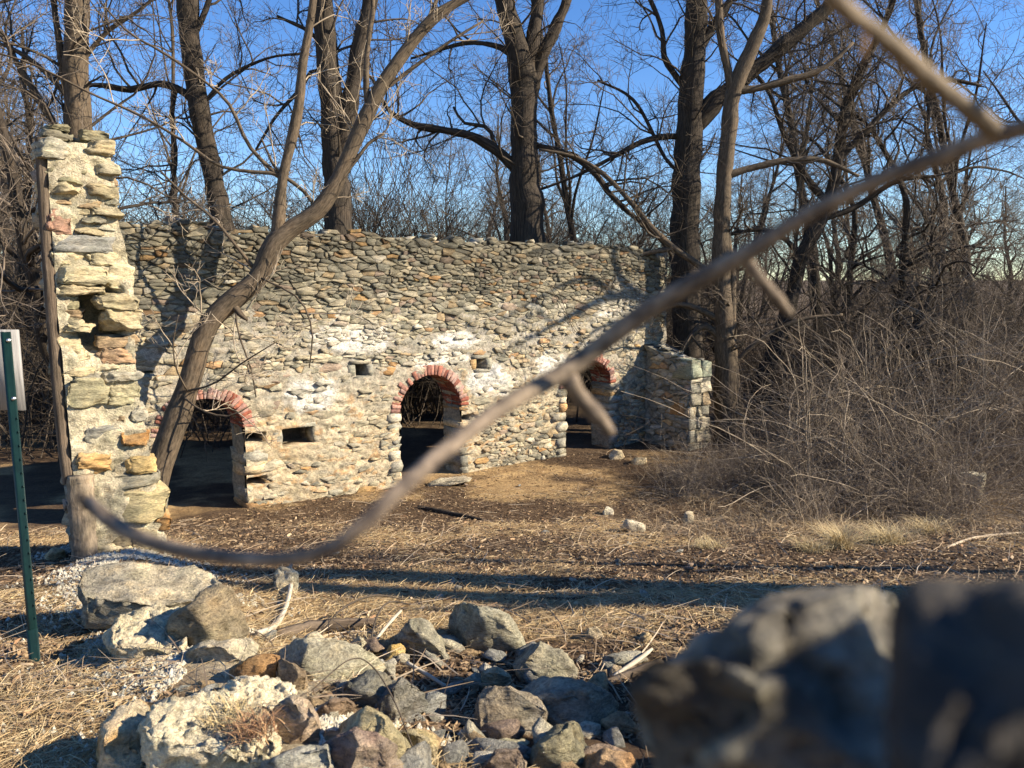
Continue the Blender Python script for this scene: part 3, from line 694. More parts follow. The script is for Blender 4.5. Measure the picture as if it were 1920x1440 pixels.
# stones on the shaded left flank
for p in rubble_cells(.05, PT, PB[2] - .1, EL[0, 1], g, 1.8, lambda z: g.uniform(.1, .18), lambda s, z: g.uniform(.2, .35), .1):
    c = p.mean(0)
    if not .02 < c[0] < PT or c[1] > EL[0, 1]: continue
    p[:, 0] = np.clip(p[:, 0], 0, PT); p[:, 1] = np.clip(p[:, 1], PB[2] - .2, EL[0, 1])
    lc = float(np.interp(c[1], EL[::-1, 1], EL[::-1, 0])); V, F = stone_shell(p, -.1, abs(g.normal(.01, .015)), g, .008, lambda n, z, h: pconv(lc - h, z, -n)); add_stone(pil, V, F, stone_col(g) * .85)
for k in range(9):                                                    # top slabs
    s0 = g.uniform(el[-1], er[-1] - .15); P = pconv(s0 + g.uniform(0, .26, 12), zc[-1] + g.uniform(-.03, .08, 12), -g.uniform(-.03, .45, 12)); V, F, Q, sz_ = rock_geo(P, g, 120, .03, 0, 0); add_stone(pil, V, F, np.array(OL) * g.uniform(.8, 1.3))
# timber post let into the left corner, its foot split and weathered
pts = [(78, 258), (86, 400), (97, 560), (108, 700), (120, 830), (130, 905)]
tp = np.array([pconv(*[np.array([q_]) for q_ in (*pp(u, v), -.02)])[0] for u, v in pts]); tp = spline(tp, 40)
r = np.full(40, .055) + .001 * rng.normal(size=40); V, F, T_ = tubes(tp[None], r[None], 8); m_ = MB(); m_.add(V, F, T_); link('timber_post', m_.mesh('timber_post', M_TIMBER), pil)
pts = [(148, 888), (150, 950), (154, 1000), (156, 1045)]
tp = spline(np.array([pconv(*[np.array([q_]) for q_ in (*pp(u, v), .07)])[0] for u, v in pts]), 30)
V, F, T_ = tubes(tp[None], (np.full(30, .105))[None], 14); cen = np.repeat(tp, 14, 0); dv = V - cen
an = np.tile(np.arange(14), 30); dv *= (1 + .16 * np.where(an % 3 == 0, -1, .5) * g.uniform(.5, 1.2, 14)[an] + .05 * rng.normal(size=len(V)))[:, None]
m_ = MB(); m_.add(cen + dv, [F, np.array([list(range(29 * 14, 30 * 14))]), np.array([list(range(13, -1, -1))])], T_); link('post_foot', m_.mesh('post_foot', M_PALE), pil)

# ================================================================== ROCKS IN FRONT
def rock(name, label, cat, outline, T, ca, cb=None, top=.55, target=6000, rough=.05, strata=.03, Y=None, thr=0., mt=None, yoff=0., group=None, smooth=0, fine=.028, sink=.0, cuts=8, flat=0, ff=11):
    ou = np.array(outline, float); g_ = np.random.default_rng(abs(hash((int(ou.sum()), len(ou)))) % 99999)
    cu, cv = ou.mean(0); vb = ou[:, 1].max(); ou = np.array([cu, cv]) + (ou - [cu, cv]) * 1.1
    if Y is None: Y = hit(cu, vb)[1] + yoff
    base = at(cu, vb, Y + T / 2)
    up_ = ou[:, 1] < cv
    ring = np.array([at(u, v, Y + T * .45) for u, v in ou])
    fr_ = np.where(up_, top, .9)
    fo = np.array([at(cu + (u - cu) * .86, cv + (v - cv) * f, Y + T * .02 * k) for (u, v), f, k in zip(ou, fr_, g_.uniform(-3, 5, len(ou)))])
    ba = np.array([at(cu + (u - cu) * .82, cv + (v - cv) * .8, Y + T) for u, v in ou])
    fo[~up_, 2] -= .05
    P = np.concatenate([ring, fo, ba]) - base
    V, F, Q, size = rock_geo(P, g_, target, rough, strata, smooth, fine, cuts, flat, ff)
    cb = cb if cb is not None else np.array(ca) * 1.25
    me = mesh_np(name, V, F, mt or M_ROCK, rock_tint(Q, np.array(ca) * [1.42, 1.30, 1.08], np.array(cb) * [1.36, 1.27, 1.08], g_, thr), smooth=False)
    o = link(name, me, None, base - np.array([0, 0, sink])); return tag(o, label, cat, group)
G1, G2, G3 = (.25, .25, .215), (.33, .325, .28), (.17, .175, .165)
rock('boulder', 'flat topped boulder caked with white mortar just below the pillar', 'rock', [(150, 1100), (160, 1066), (230, 1052), (330, 1049), (398, 1058), (406, 1088), (372, 1118), (330, 1150), (262, 1172), (160, 1165)], .55, (.30, .29, .26), (.46, .42, .34), .8, 5000, thr=.0, rough=.05, flat=.3)
rock('boulder', 'brown wedge shaped boulder with a pointed top on the mortar ridge', 'rock', [(303, 1185), (330, 1150), (368, 1125), (405, 1097), (436, 1108), (456, 1150), (463, 1180), (430, 1208), (366, 1216), (318, 1206)], .38, (.25, .215, .16), (.36, .33, .26), .7, 3500, rough=.04)
rock('stone', 'flat pale slab leaning below the brown wedge boulder', 'rock', [(333, 1226), (378, 1204), (470, 1196), (505, 1212), (470, 1236), (390, 1248), (345, 1246)], .3, (.44, .41, .34), (.5, .46, .38), .3, 1500)
rock('stone', 'orange brown block with a flat lit face beside the pale slab', 'rock', [(430, 1262), (440, 1240), (505, 1222), (522, 1232), (517, 1282), (490, 1284), (450, 1280)], .2, (.42, .25, .12), (.33, .22, .13), .85, 1800)
rock('stone', 'dull brown rounded stone wedged right of the orange block', 'rock', [(522, 1240), (548, 1236), (572, 1258), (574, 1290), (550, 1304), (524, 1296)], .2, (.22, .185, .145), None, .7, 1500)
rock('boulder', 'long grey green slab with speckled top behind the dark blocks', 'rock', [(516, 1222), (560, 1202), (640, 1204), (700, 1228), (722, 1252), (690, 1280), (640, 1296), (590, 1280), (540, 1240)], .5, G2, (.42, .41, .34), .35, 3500, rough=.04)
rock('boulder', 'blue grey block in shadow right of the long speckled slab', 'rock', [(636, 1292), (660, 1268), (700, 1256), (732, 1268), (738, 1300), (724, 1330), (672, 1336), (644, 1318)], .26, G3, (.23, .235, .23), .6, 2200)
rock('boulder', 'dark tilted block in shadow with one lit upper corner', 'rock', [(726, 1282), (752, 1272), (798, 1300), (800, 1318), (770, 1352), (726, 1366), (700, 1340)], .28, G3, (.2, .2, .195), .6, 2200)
rock('boulder', 'big angular grey boulder standing at the far edge of the rubble', 'rock', [(834, 1196), (838, 1148), (856, 1122), (880, 1128), (900, 1142), (950, 1146), (984, 1172), (996, 1192), (970, 1216), (905, 1226), (850, 1218)], .42, (.30, .30, .255), (.38, .375, .32), .72, 4500, rough=.035, strata=.025)
rock('boulder', 'ridged grey stone leaning left of the big angular boulder', 'rock', [(748, 1192), (770, 1166), (796, 1160), (812, 1180), (842, 1214), (836, 1238), (800, 1236), (764, 1216)], .3, (.28, .28, .245), (.36, .35, .30), .5, 2400, strata=.05)
rock('stone', 'small bright yellow stone among grey rubble', 'rock', [(720, 1226), (730, 1212), (750, 1208), (760, 1216), (756, 1234), (738, 1240), (722, 1236)], .13, (.58, .42, .16), (.6, .48, .25), .6, 900)
rock('boulder', 'smooth grey slab sloping to the right below the angular boulder', 'rock', [(962, 1244), (974, 1216), (1014, 1206), (1052, 1222), (1082, 1252), (1088, 1284), (1040, 1290), (980, 1276)], .42, (.29, .285, .245), (.36, .34, .28), .45, 3200, rough=.03)
rock('boulder', 'wide dark grey rock with a lit back edge right of the two toned block', 'rock', [(980, 1282), (1010, 1272), (1070, 1276), (1128, 1294), (1154, 1318), (1164, 1356), (1120, 1376), (1040, 1366), (990, 1340)], .45, (.24, .245, .225), (.30, .29, .26), .45, 3200, rough=.03)
rock('boulder', 'two toned block with purple grey top and pale right end', 'rock', [(897, 1366), (899, 1310), (910, 1286), (950, 1290), (1004, 1308), (1024, 1336), (1008, 1372), (960, 1388), (920, 1380)], .3, (.26, .235, .20), (.42, .40, .37), .62, 4000, rough=.03, thr=.12)
rock('stone', 'pale wrinkled stone behind the two toned block', 'rock', [(900, 1276), (908, 1256), (930, 1252), (966, 1270), (976, 1288), (940, 1298), (908, 1294)], .18, (.42, .38, .28), (.5, .46, .36), .5, 1200, strata=.05)
rock('boulder', 'mossy dark grey boulder with a thin white ridge at the bottom', 'rock', [(996, 1420), (1010, 1390), (1040, 1362), (1082, 1352), (1104, 1376), (1116, 1414), (1110, 1448), (1040, 1462)], .3, (.17, .17, .135), (.27, .26, .20), .6, 3200)
rock('boulder', 'purple and cream mottled boulder at the bottom of the rubble', 'rock', [(578, 1450), (598, 1412), (630, 1384), (668, 1370), (704, 1376), (736, 1402), (752, 1446), (740, 1500), (600, 1500)], .34, (.25, .19, .18), (.43, .37, .31), .55, 4000, rough=.045, thr=.1)
rock('boulder', 'large yellowish rounded boulder behind the purple one', 'rock', [(614, 1392), (640, 1350), (690, 1332), (724, 1346), (760, 1384), (790, 1430), (800, 1470), (640, 1470)], .36, (.37, .34, .23), (.42, .38, .27), .55, 4000, rough=.025, strata=0)
rock('stone', 'cream stone with sharp right edge beside the yellowish boulder', 'rock', [(752, 1376), (784, 1366), (814, 1370), (822, 1400), (818, 1432), (790, 1444), (766, 1420)], .2, (.42, .38, .28), (.58, .48, .28), .6, 2000)
rock('stone', 'rusty orange stone at the bottom edge near the blurred rock', 'rock', [(1080, 1440), (1100, 1418), (1136, 1408), (1178, 1414), (1196, 1440), (1180, 1480), (1090, 1480)], .24, (.42, .27, .15), (.35, .26, .18), .6, 2400)
rock('stone', 'brown stone with a white right face at the bottom edge', 'rock', [(908, 1436), (930, 1410), (968, 1404), (986, 1430), (980, 1476), (920, 1476)], .2, (.23, .19, .17), (.45, .42, .37), .6, 1800, thr=.2)
rock('stone', 'thin pale slab lying under the two toned block', 'rock', [(884, 1424), (900, 1396), (950, 1384), (990, 1390), (960, 1408), (920, 1430)], .2, (.38, .36, .27), None, .4, 1200)
rock('boulder', 'blue grey speckled stone at the bottom edge left of the purple boulder', 'rock', [(478, 1448), (500, 1424), (560, 1404), (610, 1398), (620, 1440), (600, 1500), (490, 1500)], .34, (.28, .29, .28), (.36, .37, .36), .5, 3000)
rock('boulder', 'orange and white boulder at the lower left end of the mortar ridge', 'rock', [(186, 1400), (192, 1360), (222, 1326), (262, 1304), (282, 1320), (290, 1380), (286, 1450), (240, 1480), (190, 1460)], .4, (.46, .30, .14), (.60, .53, .42), .75, 4000, rough=.04, thr=.08)
rock('mortar_lump', 'whitish crumbling mass of mortar between the orange boulder and the pink stone', 'mortar lump', [(276, 1370), (300, 1330), (370, 1300), (440, 1292), (500, 1330), (520, 1400), (460, 1480), (300, 1490)], .5, (.52, .48, .38), (.60, .56, .46), .35, 9000, rough=.06, strata=0, mt=M_MORTAR, fine=.05, cuts=2, flat=.22, ff=24)
rock('mortar_lump', 'crumbly mortar bed under the orange brown block', 'mortar lump', [(400, 1310), (430, 1274), (480, 1262), (540, 1282), (556, 1310), (540, 1350), (430, 1350)], .4, (.54, .49, .38), (.60, .56, .46), .4, 9000, rough=.06, strata=0, mt=M_MORTAR, fine=.05, cuts=2, flat=.22, ff=24)
rock('mortar_lump', 'patch of gritty white mortar below the flat topped boulder', 'mortar lump', [(200, 1180), (230, 1140), (300, 1120), (350, 1130), (350, 1190), (300, 1240), (220, 1230)], .5, (.48, .44, .35), (.58, .54, .44), .3, 9000, rough=.06, strata=0, mt=M_MORTAR, fine=.05, cuts=2, flat=.22, ff=24, sink=.04)
rock('boulder', 'pink and grey rock with a jagged white crest above the bottom edge', 'rock', [(492, 1350), (520, 1318), (552, 1304), (580, 1318), (596, 1352), (602, 1390), (560, 1412), (510, 1410)], .28, (.30, .29, .28), (.52, .42, .34), .7, 3200, rough=.06)
rock('stone', 'reddish brown stone in the dark gap between the mortar and the blue grey block', 'rock', [(588, 1332), (610, 1312), (650, 1310), (668, 1330), (656, 1354), (610, 1358)], .2, (.20, .15, .115), None, .6, 1400)
rock('stone', 'light striped stone sitting on the long speckled slab', 'rock', [(556, 1208), (570, 1190), (592, 1184), (608, 1196), (606, 1214), (570, 1218)], .15, (.44, .41, .34), None, .6, 900, yoff=.1)
rock('stone', 'pale ridged stone among twigs left of the yellow stone', 'rock', [(652, 1214), (664, 1192), (680, 1194), (692, 1210), (684, 1224), (660, 1224)], .15, (.40, .38, .30), None, .6, 900)
rock('stone', 'knobbly mortar covered stone behind the bent white stick', 'rock', [(514, 1096), (522, 1064), (544, 1056), (558, 1078), (556, 1108), (530, 1116)], .2, (.46, .42, .33), (.54, .5, .4), .7, 1400, rough=.08, mt=M_MORTAR)
rock('stone', 'triangular cream stone alone on the straw slope', 'rock', [(1096, 1196), (1104, 1176), (1112, 1170), (1126, 1182), (1134, 1198), (1112, 1202)], .12, (.52, .46, .36), None, .7, 800)
rock('stone', 'small tan stone to the right of the triangular cream stone', 'rock', [(1196, 1202), (1204, 1186), (1216, 1184), (1224, 1198), (1212, 1206)], .1, (.46, .38, .26), None, .7, 600)
rock('stone', 'pinkish stone beside the split log at the rock edge', 'rock', [(1142, 1262), (1150, 1246), (1164, 1250), (1168, 1264), (1156, 1276), (1146, 1274)], .1, (.48, .40, .31), None, .7, 600)
rock('stone', 'white quartz stone in the middle of the yard', 'rock', [(1166, 988), (1176, 974), (1200, 976), (1212, 988), (1204, 998), (1180, 996)], .25, (.45, .42, .36), None, .7, 700)
rock('stone', 'round whitish stone at the edge of the brambles', 'rock', [(1280, 974), (1284, 958), (1298, 956), (1302, 972), (1292, 980)], .2, (.42, .38, .31), None, .7, 600)
rock('stone', 'small grey stone above the white quartz in the yard', 'rock', [(1130, 960), (1138, 948), (1150, 954), (1150, 966), (1138, 968)], .15, (.45, .43, .38), None, .7, 500)
rock('stone', 'cream stone beside the foot of the pillar', 'rock', [(84, 1042), (100, 1028), (118, 1030), (124, 1044), (104, 1052), (90, 1050)], .25, (.48, .40, .27), None, .7, 800)
rock('concrete_chunk', 'squared chunk of masonry half hidden in brambles at the right', 'rock', [(1786, 940), (1786, 892), (1812, 886), (1848, 890), (1858, 915), (1852, 948), (1810, 952)], .5, (.30, .28, .23), (.6, .56, .48), .8, 2000, thr=.1, strata=0)
rock('stone', 'pale flat stone at the sill of the middle archway', 'rock', [(800, 906), (826, 896), (868, 892), (890, 898), (850, 908), (812, 912)], .5, (.34, .32, .28), None, .4, 700)
rock('stone', 'cream boulder at the right jamb of the far archway', 'rock', [(1138, 852), (1148, 842), (1166, 844), (1170, 856), (1150, 862)], .35, (.44, .39, .30), None, .6, 700)
rock('stone', 'flat stone in the dirt before the shaded wall stub', 'rock', [(1180, 866), (1192, 856), (1212, 858), (1212, 868), (1194, 872)], .3, (.48, .42, .31), None, .6, 600)
# small rubble: every chip a stone of its own, sharing a few meshes
protos = []
for k in range(8):
    gg = np.random.default_rng(300 + k); P = gg.normal(0, 1, (14, 3)); P = P / np.linalg.norm(P, axis=1, keepdims=True) * [1, .75, .55]
    V, F, Q, sz_ = rock_geo(P, gg, 200, .05, 0, 1); cc = [(.40, .37, .29), (.30, .29, .25), (.48, .43, .32), (.25, .24, .21), (.45, .32, .18), (.34, .33, .29), (.55, .5, .4), (.30, .22, .16)][k]
    protos.append(mesh_np('rubble_stone', V, F, M_ROCK, rock_tint(Q, cc, np.array(cc) * 1.2, gg), smooth=True))
ADJ = ['pale tan', 'grey green', 'cream', 'dark grey', 'rusty', 'mid grey', 'whitish', 'brown']
gg = np.random.default_rng(8)
for k in range(190):
    if k < 130: u, v = gg.uniform(560, 1180), gg.uniform(1215, 1470); where = 'rubble chip lying among the big stones in the pit'; grp = 'rubble chips between the big stones'
    elif k < 160: u, v = gg.uniform(300, 560), gg.uniform(1180, 1440); where = 'chip of stone bedded in the mortar ridge'; grp = 'stone chips on the mortar ridge'
    else: u, v = gg.uniform(480, 1300), gg.uniform(880, 1180); where = 'stray stone lying on the littered yard'; grp = 'stray stones on the yard'
    P = hit(u, v); i = int(gg.integers(8)); r = (gg.uniform(.08, .15) if k < 34 else gg.uniform(.03, .085)) if k < 160 else gg.uniform(.025, .06)
    o = link('rubble_stone', protos[i], None, (P[0], P[1], P[2] + r * .25)); o.scale = (r * gg.uniform(.8, 1.5), r * gg.uniform(.8, 1.2), r * gg.uniform(.7, 1.2)); o.rotation_euler = gg.uniform(-.4, .4, 3) + np.array([0, 0, gg.uniform(0, 6)])
    tag(o, f'{ADJ[i]} {where}', 'rock', f'{ADJ[i]} {grp}')
# mortar crumbs (uncountable)
gg = np.random.default_rng(5); n = 34000
t_ = gg.uniform(0, 1, n); off = gg.normal(0, .27, n); dr = (R1 - R0) / np.linalg.norm(R1 - R0); pr_ = np.array([-dr[1], dr[0]])
xy = R0 + (R1 - R0) * t_[:, None] - pr_ * (off + .02)[:, None]
keep = fbm(np.stack([xy[:, 0] * 2.2, xy[:, 1] * 2.2, 0 * off], -1), 3, 8) > -.12; xy = xy[keep]; n = len(xy)
tet = np.array([[1, 0, -.4], [-.5, .87, -.4], [-.5, -.87, -.4], [0, 0, .8]]); r = gg.uniform(.006, .024, n) * (.6 + gg.random(n))
rt = gg.uniform(0, 6.28, n); ca, sa = np.cos(rt), np.sin(rt); tv = np.repeat(tet[None], n, 0) * gg.uniform(.7, 1.3, (n, 4, 1))
vx = tv[..., 0] * ca[:, None] - tv[..., 1] * sa[:, None]; vy = tv[..., 0] * sa[:, None] + tv[..., 1] * ca[:, None]
V = np.stack([xy[:, :1] + vx * r[:, None], xy[:, 1:] + vy * r[:, None], gz(xy[:, 0], xy[:, 1])[:, None] + .004 + tv[..., 2] * r[:, None]], -1)
F = (np.arange(n) * 4)[:, None, None] + np.array([[0, 1, 3], [1, 2, 3], [2, 0, 3]])
o = link('mortar_grit', mesh_np('mortar_grit', V.reshape(-1, 3), F.reshape(-1, 3), M_CRUMB, np.repeat(np.array([.74, .68, .54]) * gg.uniform(.6, 1.15, (n, 1)), 4, 0))); tag(o, 'scatter of crumbled white mortar grit along the ridge', None, kind='stuff')

# ================================================================== NEAR WALL REMNANT (out of focus, bottom right)
near = thing('stone_wall_remnant', 'blurred pale grey stones of a wall top close in the lower right corner, with unseen shading stones added', 'ruined wall', (1.0, 1.0, 1.5))
NO = np.array([1.0, 1.0, 1.5])
def near_rock(P, ca, cb, target=3000, rough=.04, thr=0.):
    g_ = np.random.default_rng(len(near.children) + 50); V, F, Q, size = rock_geo(np.asarray(P) - NO, g_, target, rough, .02, 1, .025, 5); o3 = V.mean(0)
    link('stone', mesh_np('stone', V - o3, F, M_ROCK, rock_tint(Q, ca, cb, g_, thr, sc=3.0), smooth=True), near, o3)
def px_rock(out, Y0, Y1, shr=.8, topf=.75):
    ou = np.array(out, float); cu, cv = ou.mean(0); up_ = ou[:, 1] < cv
    a_ = [at(u, v, Y0 * .6 + Y1 * .4) for u, v in ou]; f_ = [at(cu + (u - cu) * .9, cv + (v - cv) * (topf if k else 1.0), Y0) for (u, v), k in zip(ou, up_)]; b_ = [at(cu + (u - cu) * .85, cv + (v - cv) * shr, Y1) for u, v in ou]
    return np.array(a_ + f_ + b_)
near_rock(px_rock([(1186, 1295), (1212, 1252), (1300, 1234), (1372, 1224), (1396, 1170), (1440, 1114), (1560, 1096), (1720, 1094), (1800, 1300), (1760, 1560), (1280, 1560), (1200, 1380)], .30, .47, .97, .60), (.27, .245, .20), (.46, .42, .34), 7000, .07)
near_rock(px_rock([(1186, 1300), (1222, 1252), (1330, 1236), (1480, 1300), (1560, 1560), (1300, 1600), (1210, 1400)], .285, .40, .95, .7), (.20, .17, .135), (.36, .33, .27), 4000, .06)
near_rock(px_rock([(1230, 1480), (1300, 1460), (1500, 1480), (1700, 1480), (1760, 1900), (1300, 1900), (1220, 1600)], .30, .55), (.20, .18, .16), (.31, .28, .25), 2500)
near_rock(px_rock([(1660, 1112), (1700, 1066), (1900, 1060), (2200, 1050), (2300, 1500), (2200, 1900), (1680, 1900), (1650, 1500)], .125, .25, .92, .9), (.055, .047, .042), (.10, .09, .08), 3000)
gg = np.random.default_rng(77)
for (x, y, z, rx, ry, rz) in [(.86, .13, 3.18, .30, .215, .62), (.9, -.1, 3.0, .30, .25, .6), (.40, .45, 2.86, .3, .2, .2), (.8, .95, 2.45, .32, .25, .22), (.5, .75, 2.3, .35, .3, .25), (.6, .8, 1.95, .45, .35, .25), (.7, .85, 1.65, .5, .4, .25), (1.15, 1.45, 2.3, .3, .28, .22), (1.1, 1.4, 1.9, .4, .35, .28), (1.1, 1.4, 1.6, .45, .4, .2), (1.65, 2.05, 2.1, .36, .3, .25), (1.6, 2.0, 1.7, .45, .4, .3),  # first two unseen, added to shade the near rocks; others carry the wall top
                             (1.55, 2.65, 1.95, .34, .28, .22), (1.6, 2.7, 1.6, .42, .36, .25), (1.35, 3.15, 1.72, .3, .24, .24), (2.0, 2.9, 1.95, .4, .3, .3), (2.2, 3.1, 1.6, .5, .4, .3), (2.95, 3.2, 2.95, .38, .4, .45), (2.95, 3.2, 2.3, .5, .45, .5), (3.0, 3.2, 1.7, .6, .5, .4), (.8, .4, 2.7, .32, .36, .4), (.8, .4, 2.1, .4, .4, .5)]:  # out-of-view pile and tall stack, added to throw shade over the rubble pit
    P = gg.normal(0, 1, (44, 3)); P = P / np.linalg.norm(P, axis=1, keepdims=True) * [rx, ry, rz] + [x, y, z]; near_rock(P, (.32, .30, .26), (.42, .40, .34), 900)

# ================================================================== SIGN ON GREEN POST
PBase = hit(66, 1238); Yp = PBase[1]
ptop = at(10, 622, Yp - .02)
sg = thing('sign_post', 'back of a grey board sign bolted to a dark green steel channel post', 'sign', PBase)
d = unit(ptop - PBase); L_ = np.linalg.norm(ptop - PBase)
ax_x = unit(np.cross(d, np.array([.0, 1, 0]))); ax_x = ax_x if ax_x[0] > 0 else -ax_x; rotp = math.radians(-10)
ax_x = unit(ax_x * math.cos(rotp) + np.cross(d, ax_x) * math.sin(rotp)); ax_y = np.cross(d, ax_x); ax_y = ax_y if ax_y[1] > 0 else -ax_y
prof = np.array([(-.029, .0), (-.017, 0), (-.010, -.022), (.010, -.022), (.017, 0), (.029, 0), (.029, .004), (.014, .004), (.008, -.018), (-.008, -.018), (-.014, .004), (-.029, .004)])
kz = np.linspace(-.3, L_, 2); V = np.concatenate([ax_x * p[0] + ax_y * p[1] + d * z for z in kz for p in prof[None].reshape(-1, 2)]).reshape(-1, 3); k = len(prof); i = np.arange(k); j = (i + 1) % k
F = np.stack([i, j, j + k, i + k], -1)
link('post', mesh_np('post', V, [F, np.array([list(range(k, 2 * k))])], M_GREEN), sg)
# post sleeve at the foot
kz = np.linspace(-.3, .19, 2); pr2 = prof * 1.22; V = np.concatenate([(ax_x * p[0] + ax_y * (p[1] - .004) + d * z)[None] for z in kz for p in pr2])
link('post_sleeve', mesh_np('post_sleeve', V, [F, np.array([list(range(k, 2 * k))])], M_GREEN), sg)
def slab(o_, ex, ey, ez):
    c = np.array([(x, y, z) for x in (-1, 1) for y in (-1, 1) for z in (-1, 1)]); V = o_ + c[:, :1] * ex + c[:, 1:2] * ey + c[:, 2:] * ez
    return V, np.array([[0, 1, 3, 2], [4, 6, 7, 5], [0, 4, 5, 1], [2, 3, 7, 6], [0, 2, 6, 4], [1, 5, 7, 3]])
zb = np.linalg.norm(at(44, 770, Yp - .02) - at(44, 622, Yp - .02)); hb = zb / 2 + .004
er_ = at(45, 700, Yp); wid_r = (er_ - PBase - d * ((er_ - PBase) @ d)) @ ax_x
bw = .15; oc = d * (L_ - hb + .01) + ax_x * (wid_r - bw) + ax_y * .014
V, F = slab(oc, ax_x * bw, ax_y * .008, d * hb); link('sign_board', mesh_np('sign_board', V, F, M_BOARD), sg)
for hgt in (L_ - .045, L_ - 2 * hb + .075):
    o_ = d * hgt + ax_x * .018 + ax_y * -.008; an = np.linspace(0, 2 * np.pi, 8, endpoint=False); rg = [ax_x * math.cos(q_) * .011 + d * math.sin(q_) * .011 for q_ in an]
    V = np.array([o_ + r_ + ax_y * .02 for r_ in rg] + [o_ + r_ - ax_y * .006 for r_ in rg] + [o_ - ax_y * .010]); i = np.arange(8); j = (i + 1) % 8
    link('bolt', mesh_np('bolt', V, [np.stack([i, j, j + 8, i + 8], -1), np.stack([i + 8, j + 8, 0 * i + 16], -1)], M_BOLT), sg)
for q_ in range(16):                                                # punched holes read as small dark studs on the flange
    o_ = d * (.25 + q_ * .075) + ax_x * .024 + ax_y * -.0015; V, F = slab(o_, ax_x * .004, ax_y * .002, d * .006)
    link('stud', mesh_np('stud', V, F, M_GREEN), sg)

# ================================================================== TREES
def tube_part(name, pl, mt, parent, org, sides=10, k=None, knob=0.0, gg=rng):
    """pl: (m,4) x y z r in world"""
    L = np.linalg.norm(np.diff(pl[:, :3], axis=0), axis=1).sum(); k = k or int(max(8, min(70, L / .18))); q_ = spline(pl, k)
    P, R = q_[:, :3], np.abs(q_[:, 3])
    R = R * (1 + knob * vnoise(np.stack([np.linspace(0, L * 2.2, k)] * 3, -1) + gg.uniform(0, 99), 3))
    P = P + knob * R[:, None] * .8 * np.stack([vnoise(np.stack([np.linspace(0, L * 1.6, k)] * 3, -1) + gg.uniform(0, 99), s_) for s_ in (1, 2, 3)], -1)
    V, F, T_ = tubes(P[None], R[None], sides, gg.uniform(0, 50))
    if sides >= 9:                                                   # fluted trunk
        cen = np.repeat(P, sides, 0); V = cen + (V - cen) * (1 + .09 * vnoise(np.stack([np.tile(np.cos(np.arange(sides) / sides * 6.283), k) * 1.6, np.tile(np.sin(np.arange(sides) / sides * 6.283), k) * 1.6, np.repeat(np.linspace(0, L, k), sides) * .35], -1) + gg.uniform(0, 9), 6))[:, None]
    m_ = MB(); m_.add(V - org, [F, np.array([list(range((k - 1) * sides, k * sides))]), np.array([list(range(sides))[::-1]])], T_)
    link(name, m_.mesh(name, mt, True), parent); return P, R
def crown_mesh(paths, g, den=2.2, l1=(1.0, 3.6), mt=None, org=np.zeros(3), t0=.25, n2=7, n3=5, up1=.25, wand=.22, name='crown', rmax=.03, fine=.004):
    mb_ = MB(); sets = []
    for P, R in paths:
        L = np.linalg.norm(np.diff(P, axis=0), axis=1).sum(); c_ = max(2, int(L * den)); a = spawn(P[None], R[None], np.array([c_]), t0, 1.0, 1.0, lambda L_, t, m: g.uniform(*l1, m) * (1.1 - .4 * t), g, .55, up1, rmax)
        sets.append(a)
    pos, d_, ln, r = [np.concatenate(x) for x in zip(*sets)]
    P1, R1_ = grow(pos, d_, ln, np.maximum(r, .009), np.full(len(ln), .004), 9, wand, .04, g); V, F, T_ = tubes(P1, R1_, 5); mb_.add(V, F, T_)
    a = spawn(P1, R1_, n2, .2, 1.0, .85, lambda L_, t, m: L_ * g.uniform(.25, .6, m) * (1.15 - .6 * t), g, .7, .15, .009)
    P2, R2 = grow(a[0], a[1], a[2], np.maximum(a[3], .0045), np.full(len(a[2]), fine), 6, wand, .03, g); V, F, T_ = tubes(P2, R2, 3); mb_.add(V, F, T_)
    a = spawn(P2, R2, n3, .15, 1.0, .8, lambda L_, t, m: L_ * g.uniform(.25, .6, m) + .06, g, .8, .1, .0045)
    P3, R3 = grow(a[0], a[1], a[2], np.maximum(a[3], fine), np.full(len(a[2]), fine * .7), 4, wand * .8, .02, g); V, F, T_ = tubes(P3, R3, 3); mb_.add(V, F, T_)
    mb_.V = [v - org for v in mb_.V]
    return mb_.mesh(name, mt or M_TWIG, True)
def hero(name, label, Y, parts, mt=M_BARK, seed=1, ground_v=None, group=None, crown=True, knob=.12, twig=None, **kw):
    g_ = np.random.default_rng(seed)
    def conv(l): return np.array([[*at(u, v, (rest[0] if rest else Y)), w_ / 2 / FPX * (rest[0] if rest else Y)] for u, v, w_, *rest in l])
    tr = conv(parts[0])
    b0 = tr[0].copy(); zg = float(gz(b0[0], b0[1])); 
    if b0[2] > zg + .15:
        dd = tr[0, :3] - tr[1, :3]; dd = dd / max(abs(dd[2]), .2); hgt = b0[2] - zg; foot = b0[:3] + np.clip(dd, -.5, .5) * [hgt * .5, hgt * .5, 0]; foot[2] = zg - .1
        tr = np.concatenate([[[*foot, b0[3] * 1.25]], tr])
    else: tr[0, 2] = zg - .1
    org = tr[0, :3].copy(); org[2] += .1
    T = thing(name, label, 'tree', org, group); paths = []
    for i, l in enumerate(parts):
        pl = tr if i == 0 else conv(l)
        if i: e_ = pl[0].copy(); e_[:3] += unit(pl[0, :3] - pl[1, :3]) * pl[0, 3] * 1.2; pl = np.concatenate([[e_], pl])
        P, R = tube_part('trunk' if i == 0 else 'limb', pl, mt, T, org, 14 if i == 0 else 8, knob=knob if i == 0 else knob * 1.5, gg=g_)
        paths.append((P, R))
    if crown: link('crown', crown_mesh([paths[0]] * (1 if kw.pop('trunk_twigs', True) else 0) + paths[1:], g_, org=org, mt=twig, **kw), T)
    return T
